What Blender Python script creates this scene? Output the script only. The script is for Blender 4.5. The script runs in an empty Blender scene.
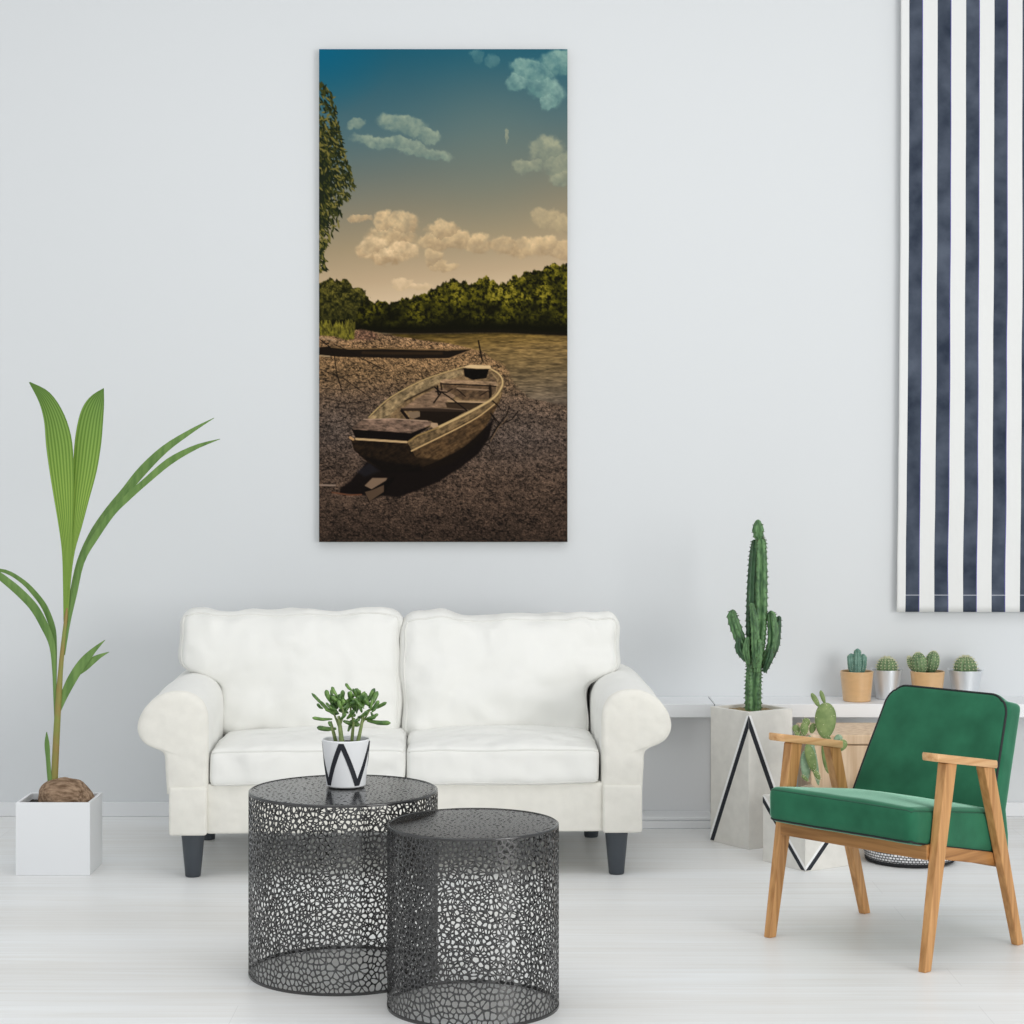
import bpy, bmesh, math, random
import numpy as np
from mathutils import Vector, Matrix, noise
from mathutils.geometry import delaunay_2d_cdt

S = bpy.context.scene
COL = S.collection
PI = math.pi
# the camera stands 1.4 m up and looks level at the back wall; F is its focal length in pixels of the 1024 frame
F, CH, PX, PY = 2000.0, 1.4, 512.0, 460.0
WALL = 7.865
def P(px, py, d):                       # picture position at distance d -> point in the room
    return Vector(((px-PX)*d/F, d, CH-(py-PY)*d/F))

# ---------------------------------------------------------------- scene bookkeeping
def link(o, parent=None):
    COL.objects.link(o)
    if parent: o.parent = parent
    return o
def tag(o, label=None, cat=None, group=None, kind=None):
    for k, v in (('label', label), ('category', cat), ('group', group), ('kind', kind)):
        if v: o[k] = v
    return o
def thing(name, label, cat, loc=(0, 0, 0), rz=0, group=None):
    o = bpy.data.objects.new(name, None); o.empty_display_size = 0.05
    o.location = loc; o.rotation_euler = (0, 0, rz); link(o)
    return tag(o, label, cat, group)
def obj(name, bm, m, parent=None, smooth=True, solid=0, loc=None, auto=None):
    bmesh.ops.remove_doubles(bm, verts=bm.verts, dist=1e-5) if smooth != 'raw' else None
    if smooth != 'raw': bmesh.ops.recalc_face_normals(bm, faces=bm.faces)
    me = bpy.data.meshes.new(name); bm.to_mesh(me); bm.free()
    o = bpy.data.objects.new(name, me); link(o, parent)
    if isinstance(m, (list, tuple)):
        for k in m: me.materials.append(k)
    else: me.materials.append(m)
    if smooth:
        me.polygons.foreach_set('use_smooth', [True]*len(me.polygons))
        if auto is not None: me.set_sharp_from_angle(angle=math.radians(auto))
    if solid:
        md = o.modifiers.new('thickness', 'SOLIDIFY'); md.thickness = solid; md.offset = 0
    if loc: o.location = loc
    return o

# ---------------------------------------------------------------- materials
def mat(name, col, rough=0.6, metal=0.0, spec=0.5, noise_amt=0.0, noise_scale=(8, 8, 8), bump=0.0, bump_scale=200, bump_dist=0.002, col2=None, sheen=0, coat=0, detail=4, sss=0, trans=0, extra=None):
    m = bpy.data.materials.new(name); m.use_nodes = True
    nt = m.node_tree; N, L = nt.nodes, nt.links
    b = N['Principled BSDF']
    b.inputs['Base Color'].default_value = (*col, 1); b.inputs['Roughness'].default_value = rough
    b.inputs['Metallic'].default_value = metal; b.inputs['Specular IOR Level'].default_value = spec
    if sheen: b.inputs['Sheen Weight'].default_value = sheen; b.inputs['Sheen Roughness'].default_value = 0.4
    if coat: b.inputs['Coat Weight'].default_value = coat; b.inputs['Coat Roughness'].default_value = 0.15
    if sss: b.inputs['Subsurface Weight'].default_value = sss; b.inputs['Subsurface Radius'].default_value = (0.01, 0.01, 0.006); b.inputs['Subsurface Scale'].default_value = 0.3
    tc = N.new('ShaderNodeTexCoord')
    if noise_amt or col2:
        mp = N.new('ShaderNodeMapping'); mp.inputs['Scale'].default_value = noise_scale
        L.new(tc.outputs['Object'], mp.inputs['Vector'])
        nz = N.new('ShaderNodeTexNoise'); nz.inputs['Scale'].default_value = 1; nz.inputs['Detail'].default_value = detail
        L.new(mp.outputs[0], nz.inputs['Vector'])
        rp = N.new('ShaderNodeValToRGB'); rp.color_ramp.elements[0].position = 0.32; rp.color_ramp.elements[1].position = 0.68
        c2 = col2 or tuple(c*(1-noise_amt) for c in col)
        rp.color_ramp.elements[0].color = (*c2, 1); rp.color_ramp.elements[1].color = (*col, 1)
        L.new(nz.outputs['Fac'], rp.inputs['Fac']); L.new(rp.outputs[0], b.inputs['Base Color'])
    if bump:
        n2 = N.new('ShaderNodeTexNoise'); n2.inputs['Scale'].default_value = bump_scale; n2.inputs['Detail'].default_value = 3
        L.new(tc.outputs['Object'], n2.inputs['Vector'])
        bp = N.new('ShaderNodeBump'); bp.inputs['Strength'].default_value = bump; bp.inputs['Distance'].default_value = bump_dist
        L.new(n2.outputs['Fac'], bp.inputs['Height']); L.new(bp.outputs[0], b.inputs['Normal'])
    if extra: extra(nt, b, tc)
    return m

def wood(name, light, dark, axis=2, scale=9):
    """oak: long grain lines along one axis"""
    sc = [scale*9]*3; sc[axis] = scale*0.45
    def ex(nt, b, tc):
        N, L = nt.nodes, nt.links
        mp = N.new('ShaderNodeMapping'); mp.inputs['Scale'].default_value = sc
        L.new(tc.outputs['Object'], mp.inputs[0])
        n = N.new('ShaderNodeTexNoise'); n.inputs['Scale'].default_value = 1; n.inputs['Detail'].default_value = 5; n.inputs['Distortion'].default_value = 0.25
        L.new(mp.outputs[0], n.inputs['Vector'])
        r = N.new('ShaderNodeValToRGB'); e = r.color_ramp.elements
        e[0].position = 0.3; e[0].color = (*dark, 1); e[1].position = 0.62; e[1].color = (*light, 1)
        L.new(n.outputs['Fac'], r.inputs[0]); L.new(r.outputs[0], b.inputs['Base Color'])
        bp = N.new('ShaderNodeBump'); bp.inputs['Strength'].default_value = 0.25; bp.inputs['Distance'].default_value = 0.001
        L.new(n.outputs['Fac'], bp.inputs['Height']); L.new(bp.outputs[0], b.inputs['Normal'])
    return mat(name, light, rough=0.42, spec=0.4, extra=ex)

def srgb(r, g, b):
    f = lambda c: (c/255/12.92) if c/255 <= 0.04045 else ((c/255+0.055)/1.055)**2.4
    return (f(r), f(g), f(b))

def fabric_extra(fold=0.35, weave=0.12, fs=5.0):
    def ex(nt, b, tc):
        N, L = nt.nodes, nt.links
        mp = N.new('ShaderNodeMapping'); mp.inputs['Scale'].default_value = (fs*1.5, fs*1.2, fs*0.6); mp.inputs['Rotation'].default_value = (0.2, 0.75, 0.2)
        L.new(tc.outputs['Object'], mp.inputs[0])
        n = N.new('ShaderNodeTexNoise'); n.noise_type = 'RIDGED_MULTIFRACTAL'; n.inputs['Scale'].default_value = 1; n.inputs['Detail'].default_value = 1.5; n.inputs['Distortion'].default_value = 0.25
        L.new(mp.outputs[0], n.inputs['Vector'])
        n1 = N.new('ShaderNodeTexNoise'); n1.inputs['Scale'].default_value = fs*2; n1.inputs['Detail'].default_value = 1; n1.inputs['Distortion'].default_value = 0.2
        L.new(tc.outputs['Object'], n1.inputs['Vector'])
        w = N.new('ShaderNodeTexNoise'); w.inputs['Scale'].default_value = 420; w.inputs['Detail'].default_value = 1
        L.new(tc.outputs['Object'], w.inputs['Vector'])
        b1 = N.new('ShaderNodeBump'); b1.inputs['Strength'].default_value = weave; b1.inputs['Distance'].default_value = 0.002
        L.new(w.outputs['Fac'], b1.inputs['Height'])
        b0 = N.new('ShaderNodeBump'); b0.inputs['Strength'].default_value = fold; b0.inputs['Distance'].default_value = 0.02
        L.new(n.outputs['Fac'], b0.inputs['Height']); L.new(b1.outputs[0], b0.inputs['Normal'])
        b2 = N.new('ShaderNodeBump'); b2.inputs['Strength'].default_value = fold; b2.inputs['Distance'].default_value = 0.04
        L.new(n1.outputs['Fac'], b2.inputs['Height']); L.new(b0.outputs[0], b2.inputs['Normal'])
        L.new(b2.outputs[0], b.inputs['Normal'])
    return ex

def floor_extra(nt, b, tc):
    N, L = nt.nodes, nt.links
    def nz(scale, detail, rot=0, dist=0):
        mp = N.new('ShaderNodeMapping'); mp.inputs['Scale'].default_value = scale; mp.inputs['Rotation'].default_value = (0, 0, rot)
        L.new(tc.outputs['Object'], mp.inputs[0])
        n = N.new('ShaderNodeTexNoise'); n.inputs['Scale'].default_value = 1; n.inputs['Detail'].default_value = detail; n.inputs['Distortion'].default_value = dist
        L.new(mp.outputs[0], n.inputs['Vector']); return n.outputs['Fac']
    fine = nz((1.6, 46, 1), 6, 0.0, 0.8); broad = nz((0.5, 3.2, 1), 3)
    br = N.new('ShaderNodeTexBrick'); br.offset = 0.37; br.inputs['Scale'].default_value = 1
    br.inputs['Brick Width'].default_value = 1.9; br.inputs['Row Height'].default_value = 0.19; br.inputs['Mortar Size'].default_value = 0.0012
    br.inputs['Color1'].default_value = (0.97, 0.97, 0.97, 1); br.inputs['Color2'].default_value = (1, 1, 1, 1); br.inputs['Mortar'].default_value = (0.86, 0.86, 0.86, 1)
    L.new(tc.outputs['Object'], br.inputs['Vector'])
    ad = N.new('ShaderNodeMath'); ad.operation = 'ADD'; L.new(fine, ad.inputs[0]); L.new(broad, ad.inputs[1])
    mr = N.new('ShaderNodeMapRange'); mr.inputs['From Min'].default_value = 0.75; mr.inputs['From Max'].default_value = 1.3
    L.new(ad.outputs[0], mr.inputs[0])
    r = N.new('ShaderNodeValToRGB'); e = r.color_ramp.elements
    e[0].color = (*srgb(226, 225, 222), 1); e[1].color = (*srgb(240, 242, 243), 1)
    L.new(mr.outputs[0], r.inputs[0])
    mx = N.new('ShaderNodeMix'); mx.data_type = 'RGBA'; mx.blend_type = 'MULTIPLY'; mx.inputs[0].default_value = 1
    L.new(r.outputs[0], mx.inputs[6]); L.new(br.outputs['Color'], mx.inputs[7]); L.new(mx.outputs[2], b.inputs['Base Color'])
    bp = N.new('ShaderNodeBump'); bp.inputs['Strength'].default_value = 0.08; bp.inputs['Distance'].default_value = 0.002
    L.new(fine, bp.inputs['Height']); L.new(bp.outputs[0], b.inputs['Normal'])

def leaf_extra(nt, b, tc):                      # long parallel veins from the leaf's own UV
    N, L = nt.nodes, nt.links
    uv = N.new('ShaderNodeUVMap'); sp = N.new('ShaderNodeSeparateXYZ'); L.new(uv.outputs[0], sp.inputs[0])
    m = N.new('ShaderNodeMath'); m.operation = 'MULTIPLY'; m.inputs[1].default_value = 50; L.new(sp.outputs[0], m.inputs[0])
    s = N.new('ShaderNodeMath'); s.operation = 'SINE'; L.new(m.outputs[0], s.inputs[0])
    mr = N.new('ShaderNodeMapRange'); mr.inputs['From Min'].default_value = -1; L.new(s.outputs[0], mr.inputs[0])
    r = N.new('ShaderNodeValToRGB'); e = r.color_ramp.elements
    e[0].color = (*srgb(118, 156, 58), 1); e[1].color = (*srgb(166, 198, 92), 1)
    L.new(mr.outputs[0], r.inputs[0])
    r2 = N.new('ShaderNodeValToRGB'); e2 = r2.color_ramp.elements       # the blade turns darker and greyer towards its tip
    e2[0].position = 0.45; e2[0].color = (1, 1, 1, 1); e2[1].position = 1; e2[1].color = (0.50, 0.62, 0.72, 1)
    L.new(sp.outputs[1], r2.inputs[0])
    mx = N.new('ShaderNodeMix'); mx.data_type = 'RGBA'; mx.blend_type = 'MULTIPLY'; mx.inputs[0].default_value = 1
    L.new(r.outputs[0], mx.inputs[6]); L.new(r2.outputs[0], mx.inputs[7]); L.new(mx.outputs[2], b.inputs['Base Color'])
    tr = N.new('ShaderNodeBsdfTranslucent'); L.new(mx.outputs[2], tr.inputs[0])
    ms = N.new('ShaderNodeMixShader'); ms.inputs[0].default_value = 0.3
    L.new(b.outputs[0], ms.inputs[1]); L.new(tr.outputs[0], ms.inputs[2]); L.new(ms.outputs[0], N['Material Output'].inputs[0])

def stripe_extra(nt, b, tc):
    N, L = nt.nodes, nt.links
    uv = N.new('ShaderNodeUVMap'); sp = N.new('ShaderNodeSeparateXYZ'); L.new(uv.outputs[0], sp.inputs[0])
    def math_(op, a, v=None):
        n = N.new('ShaderNodeMath'); n.operation = op
        if isinstance(a, (int, float)): n.inputs[0].default_value = a
        else: L.new(a, n.inputs[0])
        if v is not None:
            if isinstance(v, (int, float)): n.inputs[1].default_value = v
            else: L.new(v, n.inputs[1])
        return n.outputs[0]
    fr = math_('FRACT', math_('ADD', sp.outputs[0], 10.0))
    navy = math_('LESS_THAN', fr, 0.485)                        # u counts stripes, v metres up from the hem
    edge = math_('MULTIPLY', math_('GREATER_THAN', fr, 0.462), navy)
    hem = math_('LESS_THAN', math_('ABSOLUTE', math_('SUBTRACT', sp.outputs[1], 0.066)), 0.0014)
    n = N.new('ShaderNodeTexNoise'); n.inputs['Scale'].default_value = 9; n.inputs['Detail'].default_value = 5; L.new(tc.outputs['Object'], n.inputs['Vector'])
    r = N.new('ShaderNodeValToRGB'); e = r.color_ramp.elements
    e[0].position = 0.3; e[0].color = (*srgb(46, 54, 68), 1); e[1].position = 0.75; e[1].color = (*srgb(88, 96, 110), 1); L.new(n.outputs['Fac'], r.inputs[0])
    def mix(f, a, c):
        m = N.new('ShaderNodeMix'); m.data_type = 'RGBA'; L.new(f, m.inputs[0])
        for s, v in ((6, a), (7, c)):
            if isinstance(v, tuple): m.inputs[s].default_value = (*v, 1)
            else: L.new(v, m.inputs[s])
        return m.outputs[2]
    c = mix(navy, srgb(226, 227, 226), r.outputs[0])
    c = mix(edge, c, srgb(104, 100, 168))
    c = mix(math_('MULTIPLY', hem, navy), c, srgb(178, 182, 192))
    L.new(c, b.inputs['Base Color'])
    w = N.new('ShaderNodeTexNoise'); w.inputs['Scale'].default_value = 6; w.inputs['Detail'].default_value = 4; L.new(tc.outputs['Object'], w.inputs['Vector'])
    bp = N.new('ShaderNodeBump'); bp.inputs['Strength'].default_value = 0.35; bp.inputs['Distance'].default_value = 0.02
    L.new(w.outputs['Fac'], bp.inputs['Height']); L.new(bp.outputs[0], b.inputs['Normal'])

def print_extra(nt, b, tc):
    a = nt.nodes.new('ShaderNodeVertexColor'); a.layer_name = 'print'
    nt.links.new(a.outputs[0], b.inputs['Base Color'])

def knit_extra(nt, b, tc):                      # rows of white stitches on black yarn
    N, L = nt.nodes, nt.links
    uv = N.new('ShaderNodeUVMap')
    br = N.new('ShaderNodeTexBrick'); br.offset = 0.5; br.inputs['Scale'].default_value = 1; br.inputs['Brick Width'].default_value = 0.0125; br.inputs['Row Height'].default_value = 0.0095
    br.inputs['Mortar Size'].default_value = 0.0014; br.inputs['Color1'].default_value = (*srgb(240, 240, 240), 1); br.inputs['Color2'].default_value = (*srgb(205, 206, 210), 1); br.inputs['Mortar'].default_value = (*srgb(26, 27, 30), 1)
    L.new(uv.outputs[0], br.inputs['Vector']); L.new(br.outputs['Color'], b.inputs['Base Color'])

M = {}
M['wall'] = mat('wall_paint', srgb(216, 219, 221), rough=0.9, spec=0.15, bump=0.05, bump_scale=120)
M['floor'] = mat('white_floorboards', (0.8, 0.8, 0.8), rough=0.38, spec=0.35, extra=floor_extra)
M['white'] = mat('white_gloss_paint', srgb(232, 234, 236), rough=0.4)
M['trimwhite'] = mat('white_trim_paint', srgb(226, 228, 230), rough=0.5)
M['sofa'] = mat('white_cotton_cover', srgb(232, 232, 228), rough=0.95, spec=0.1, sheen=0.15, extra=fabric_extra(0.8, 0.15, 4.0))
M['sofaarm'] = mat('white_cotton_arm_cover', srgb(232, 232, 228), rough=0.95, spec=0.1, sheen=0.15, extra=fabric_extra(0.25, 0.15, 5))
M['sofa2'] = mat('cream_cotton_cover', srgb(230, 228, 220), rough=0.95, spec=0.1, sheen=0.15, noise_amt=0.05, noise_scale=(26, 26, 26), extra=fabric_extra(0.25, 0.35, 7))
M['seam'] = mat('sofa_piping', srgb(222, 222, 217), rough=0.95, spec=0.1)
M['sofaleg'] = mat('dark_grey_leg', srgb(62, 68, 75), rough=0.5)
M['green'] = mat('green_velvet', srgb(40, 108, 78), rough=0.7, spec=0.2, sheen=0.0, col2=srgb(26, 86, 60), noise_scale=(9, 9, 9), bump=0.12, bump_scale=260)
for nd in [M['green'].node_tree.nodes['Principled BSDF']]:
    nd.inputs['Sheen Weight'].default_value = 1.0; nd.inputs['Sheen Roughness'].default_value = 0.35; nd.inputs['Sheen Tint'].default_value = (*srgb(185, 235, 212), 1)
M['piping'] = mat('black_piping', srgb(14, 20, 22), rough=0.6)
M['greenpipe'] = mat('dark_green_piping', srgb(24, 80, 58), rough=0.7)
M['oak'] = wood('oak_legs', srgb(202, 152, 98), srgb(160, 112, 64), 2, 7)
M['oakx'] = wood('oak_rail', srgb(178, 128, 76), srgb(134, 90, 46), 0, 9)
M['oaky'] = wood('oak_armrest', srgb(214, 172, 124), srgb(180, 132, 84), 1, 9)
M['metal'] = mat('blackened_metal', srgb(8, 8, 10), rough=0.2, spec=0.5)
M['metal'].node_tree.nodes['Principled BSDF'].inputs['IOR'].default_value = 1.85
M['concrete'] = mat('grey_concrete', srgb(226, 224, 218), rough=0.85, spec=0.2, noise_amt=0.10, noise_scale=(22, 22, 22), bump=0.2, bump_scale=150, detail=6)
M['blackline'] = mat('black_paint', srgb(22, 26, 36), rough=0.6)
M['whiteline'] = mat('white_paint', srgb(240, 240, 240), rough=0.6)
M['soil'] = mat('dark_soil', srgb(62, 56, 52), rough=1, noise_amt=0.5, noise_scale=(90, 90, 90), bump=0.8, bump_scale=120, bump_dist=0.01)
M['gravel'] = mat('ochre_gravel', srgb(168, 146, 104), rough=1, noise_amt=0.45, noise_scale=(120, 120, 120), bump=0.9, bump_scale=160, bump_dist=0.006)
M['sand'] = mat('pale_gravel', srgb(206, 184, 160), rough=1, noise_amt=0.35, noise_scale=(80, 80, 80), bump=0.9, bump_scale=110, bump_dist=0.01)
M['leaf'] = mat('palm_leaf', srgb(120, 160, 60), rough=0.5, spec=0.35, extra=leaf_extra)
M['leafdark'] = mat('older_palm_leaf', srgb(112, 144, 76), rough=0.5, spec=0.35, col2=srgb(86, 120, 58), noise_scale=(60, 60, 4))
M['stem'] = mat('palm_stem', srgb(120, 142, 62), rough=0.55, col2=srgb(152, 112, 66), noise_scale=(10, 10, 7))
M['husk'] = mat('coconut_husk', srgb(172, 146, 122), rough=0.95, spec=0.1, col2=srgb(104, 82, 64), noise_scale=(26, 90, 90), bump=1.0, bump_scale=90, bump_dist=0.008)
M['cactus'] = mat('cactus_skin', srgb(104, 144, 92), rough=0.5, col2=srgb(44, 80, 48), noise_scale=(90, 90, 30))
M['cactusdark'] = mat('dark_cactus_skin', srgb(62, 100, 64), rough=0.5, col2=srgb(32, 62, 40), noise_scale=(60, 60, 20))
M['teal'] = mat('blue_green_cactus_skin', srgb(124, 160, 146), rough=0.6, col2=srgb(76, 118, 104), noise_scale=(60, 60, 60))
M['globe'] = mat('globe_cactus_skin', srgb(124, 150, 104), rough=0.6, col2=srgb(74, 100, 68), noise_scale=(60, 60, 60))
M['spine'] = mat('pale_spines', srgb(226, 224, 188), rough=0.7)
M['darkspine'] = mat('brown_spines', srgb(72, 78, 50), rough=0.7)
M['opuntia'] = mat('prickly_pear_skin', srgb(132, 150, 92), rough=0.6, col2=srgb(98, 122, 68), noise_scale=(40, 40, 40))
M['opuntiapale'] = mat('pale_prickly_pear_skin', srgb(152, 178, 150), rough=0.6, col2=srgb(118, 150, 116), noise_scale=(40, 40, 40))
M['jade'] = mat('jade_leaf', srgb(116, 152, 74), rough=0.32, spec=0.5, col2=srgb(46, 82, 38), noise_scale=(45, 45, 45))
M['jadestem'] = mat('jade_stem', srgb(134, 150, 92), rough=0.6, col2=srgb(98, 116, 62), noise_scale=(60, 60, 60))
M['tan'] = mat('tan_glazed_ceramic', srgb(212, 172, 124), rough=0.3, coat=0.4, noise_amt=0.08, noise_scale=(20, 20, 60))
M['zinc'] = mat('brushed_zinc', srgb(222, 226, 230), rough=0.35, metal=0.55, noise_amt=0.08, noise_scale=(16, 16, 4))
M['boxwood'] = wood('pale_stump_wood', srgb(226, 200, 170), srgb(196, 164, 130), 2, 5)
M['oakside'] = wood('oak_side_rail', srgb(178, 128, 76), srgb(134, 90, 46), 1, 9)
M['basket'] = mat('black_white_weave', (0.5, 0.5, 0.5), rough=0.9, extra=knit_extra)
M['black'] = mat('black_weave', srgb(28, 29, 32), rough=0.9)
M['stripe'] = mat('striped_cotton', (0.8, 0.8, 0.8), rough=0.95, spec=0.1, extra=stripe_extra)
M['print'] = mat('canvas_print', (0.5, 0.5, 0.5), rough=0.85, spec=0.08, extra=print_extra)
M['canvas'] = mat('canvas_edge', srgb(196, 192, 184), rough=0.9)
M['gap'] = mat('dark_joint', srgb(130, 132, 134), rough=0.9)
M['rod'] = mat('white_rod', srgb(230, 230, 230), rough=0.4)

WORLD, KEY, FRONT, LEFT, TOP, EXPO = 0.67, 215.0, 60.0, 10.0, 60.0, 0.0
# ---------------------------------------------------------------- the picture printed on the canvas
def vnoise(x, y, seed):
    xi = np.floor(x).astype(np.int64); yi = np.floor(y).astype(np.int64)
    fx = x - xi; fy = y - yi
    fx = fx*fx*(3-2*fx); fy = fy*fy*(3-2*fy)
    def h(a, b):
        n = (a*374761393 + b*668265263 + seed*144665) & 0xffffffff
        n = ((n ^ (n >> 13))*1274126177) & 0xffffffff
        n = n ^ (n >> 16)
        return (n & 0xffff)/65535.0
    return (h(xi, yi)*(1-fx)+h(xi+1, yi)*fx)*(1-fy)+(h(xi, yi+1)*(1-fx)+h(xi+1, yi+1)*fx)*fy

def fbm(x, y, seed, octs=4, gain=0.5):
    s = 0; a = 1; t = 0
    for k in range(octs):
        s = s+a*vnoise(x*2**k+17.3*k, y*2**k+9.1*k, seed+k); t += a; a *= gain
    return s/t

def paint_scene(nx, ny):
    """colours (0-255 sRGB) of the printed landscape on an nx by ny grid; X, Y run in picture units of 249 x 493"""
    X, Y = np.meshgrid(np.linspace(319, 568, nx), np.linspace(49, 542, ny))
    aa = 0.9*249/nx
    C = lambda r, g, b: np.array((r, g, b), float)
    def ramp(v, stops):
        ks = [s[0] for s in stops]
        return np.stack([np.interp(v, ks, [s[1][i] for s in stops]) for i in range(3)], -1)
    def mix(img, col, m):
        m = np.clip(m, 0, 1)[..., None]
        return img*(1-m)+col*m
    def sd_poly(pts):
        pts = np.array(pts, float)
        d = np.full(X.shape, 1e9); ins = np.zeros(X.shape, bool)
        for i in range(len(pts)):
            ax, ay = pts[i]; bx, by = pts[(i+1) % len(pts)]
            ex, ey = bx-ax, by-ay
            t = np.clip(((X-ax)*ex+(Y-ay)*ey)/(ex*ex+ey*ey+1e-9), 0, 1)
            d = np.minimum(d, np.hypot(X-ax-t*ex, Y-ay-t*ey))
            c = ((ay > Y) != (by > Y)) & (X < (bx-ax)*(Y-ay)/((by-ay) if by != ay else 1e-9)+ax)
            ins ^= c
        return np.where(ins, -d, d)
    def poly(pts, soft=1.0): return np.clip(0.5-sd_poly(pts)/(aa*soft), 0, 1)
    def line(pts, w, w2=None, soft=1.0):
        m = np.zeros(X.shape); n = len(pts)-1
        for i in range(n):
            (ax, ay), (bx, by) = pts[i], pts[i+1]
            ex, ey = bx-ax, by-ay
            t = np.clip(((X-ax)*ex+(Y-ay)*ey)/(ex*ex+ey*ey+1e-9), 0, 1)
            ww = w if w2 is None else w+(w2-w)*(i+t)/n
            m = np.maximum(m, np.clip(0.5+(ww/2-np.hypot(X-ax-t*ex, Y-ay-t*ey))/(aa*soft), 0, 1))
        return m
    A = lambda *p: [(310+a/3.793, 40+b/3.793) for a, b in p]
    B = lambda *p: [(310+a/3.793, 290+b/3.793) for a, b in p]
    K = lambda *p: [(340+a/5.689, 350+b/5.689) for a, b in p]
    def cr(pts, n=6):                              # smooth open curve through the points
        out = []; m = len(pts)-1
        for i in range(m):
            p0, p1, p2, p3 = [np.array(pts[max(0, min(m, i+e))], float) for e in (-1, 0, 1, 2)]
            for k in range(n):
                t = k/n; out.append(tuple(0.5*(2*p1+(p2-p0)*t+(2*p0-5*p1+4*p2-p3)*t*t+(3*p1-p0-3*p2+p3)*t**3)))
        return out+[pts[-1]]
    # sky
    v = Y+(X-440)*0.10
    img = ramp(v, [(30, C(16, 88, 114)), (60, C(36, 92, 112)), (90, C(56, 98, 112)), (130, C(80, 108, 114)), (170, C(106, 116, 110)), (205, C(132, 128, 110)),
                   (240, C(158, 144, 116)), (275, C(184, 164, 134)), (300, C(206, 186, 156))])
    img = mix(img, C(0, 98, 134), np.clip(1-np.hypot(X-319, (Y-49)*1.1)/75, 0, 1)*0.6)
    img = mix(img, C(112, 128, 118), np.exp(-((X-490)/70)**2-((Y-150)/75)**2)*0.35)
    # clouds: (cx, cy, rx, ry, angle, light, shade)
    warpx = (fbm(X/10, Y/10, 3)-0.5)*9+(fbm(X/3, Y/3, 9, 3)-0.5)*3; warpy = (fbm(X/10, Y/10, 5)-0.5)*9+(fbm(X/3, Y/3, 11, 3)-0.5)*3
    def cloud(blobs, lt, sh, amt=1.0):
        nonlocal img
        f = np.zeros(X.shape); top = np.full(X.shape, 0.0)
        for cx, cy, rx, ry, *r in blobs:
            a = math.radians(r[0]) if r else 0
            dx, dy = X+warpx-cx, Y+warpy-cy
            u = (dx*math.cos(a)+dy*math.sin(a))/rx; w = (-dx*math.sin(a)+dy*math.cos(a))/ry
            g = np.exp(-(u*u+w*w)**1.4*1.1)
            top = np.where(g > f, np.clip(-w*0.8-u*0.15, -1, 1), top); f = np.maximum(f, g)
        m = np.clip((f-0.20)/0.36, 0, 1); m = m*m*(3-2*m)
        l = np.clip(0.5+0.5*top+(fbm(X/9, Y/9, 21)-0.5)*0.9+(fbm(X/2.5, Y/2.5, 25, 2)-0.5)*0.35, 0, 1)[..., None]
        m = m*np.clip(0.62+1.1*(fbm(X/6, Y/6, 27, 4, 0.6)-0.28), 0.4, 1)
        img = mix(img, sh*(1-l)+lt*l, m*amt)
    lt, sh = C(150, 184, 172), C(92, 134, 134)
    cloud([(533, 72, 24, 12, 15), (545, 88, 22, 14, 30), (558, 62, 18, 14), (518, 82, 12, 9), (548, 100, 10, 9)], lt, sh, 0.85)
    cloud([(492, 62, 6, 7), (478, 58, 7, 6)], lt, sh, 0.35)
    cloud([(402, 124, 27, 10, 10), (425, 134, 18, 8, 20), (378, 142, 28, 6, 8), (425, 152, 30, 6.5, 12), (355, 125, 9, 6, -20), (404, 144, 30, 6, 10)], C(162, 176, 152), C(106, 130, 124), 0.85)
    cloud([(548, 150, 19, 14), (560, 162, 18, 14), (528, 166, 17, 8), (562, 176, 14, 9), (508, 136, 2.5, 8)], C(168, 172, 144), C(118, 130, 118), 0.85)
    lt, sh = C(222, 196, 152), C(158, 138, 108)
    cloud([(548, 218, 18, 10), (563, 224, 14, 11)], C(196, 178, 140), C(148, 138, 112), 0.85)
    cloud([(505, 245, 14, 9), (522, 248, 16, 10), (545, 246, 18, 10), (562, 250, 14, 10)], lt, sh, 0.9)
    cloud([(360, 219, 12, 4), (383, 222, 11, 12), (402, 224, 19, 14), (392, 236, 26, 11)], lt, sh, 0.95)
    cloud([(443, 230, 17, 11), (456, 240, 18, 10), (478, 244, 16, 10), (436, 242, 20, 9)], lt, sh, 0.9)
    cloud([(372, 248, 15, 13), (386, 256, 25, 8), (404, 250, 16, 9)], C(232, 206, 164), C(160, 138, 106), 1.0)
    cloud([(434, 258, 10, 9), (444, 266, 16, 5)], lt, sh, 0.8)
    cloud([(402, 283, 11, 7), (416, 286, 15, 5)], C(228, 204, 166), C(190, 168, 134), 0.8)
    # far mangrove hedge: crown line over the water
    rag = (fbm(X/5, Y/60, 31, 3)-0.5)*9+(fbm(X/2.2, Y/4, 33, 2)-0.5)*5
    top = np.interp(X, [319, 330, 345, 362, 372, 385, 400, 415, 430, 440, 450, 462, 475, 487, 497, 510, 525, 540, 556, 568],
                    [283, 279, 280, 292, 301, 300, 298, 296, 291, 283, 279, 281, 282, 275, 283, 279, 272, 270, 262, 264])
    bot = np.interp(X, [319, 350, 380, 420, 470, 520, 568], [330, 330, 331, 332, 331, 332, 336])
    m = np.clip((Y-top+rag)/1.4, 0, 1)*np.clip((bot+3-Y)/2, 0, 1)
    leaf = fbm(X/2.6, Y/2.6, 41, 3, 0.7); clump = fbm(X/13, Y/11, 45, 3)
    dep = np.clip((Y-top)/np.maximum(bot-top, 1), 0, 1)
    lum = np.clip((leaf-0.30)*2.7, 0, 1)*np.clip(0.35+(clump-0.35)*2.0, 0.12, 1)*np.clip(1.35-dep*1.0-0.9*np.clip(dep-0.72, 0, 1)*3, 0.0, 1)
    lum = lum*(0.75+0.25*np.clip((X-400)/140, 0, 1))
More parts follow.
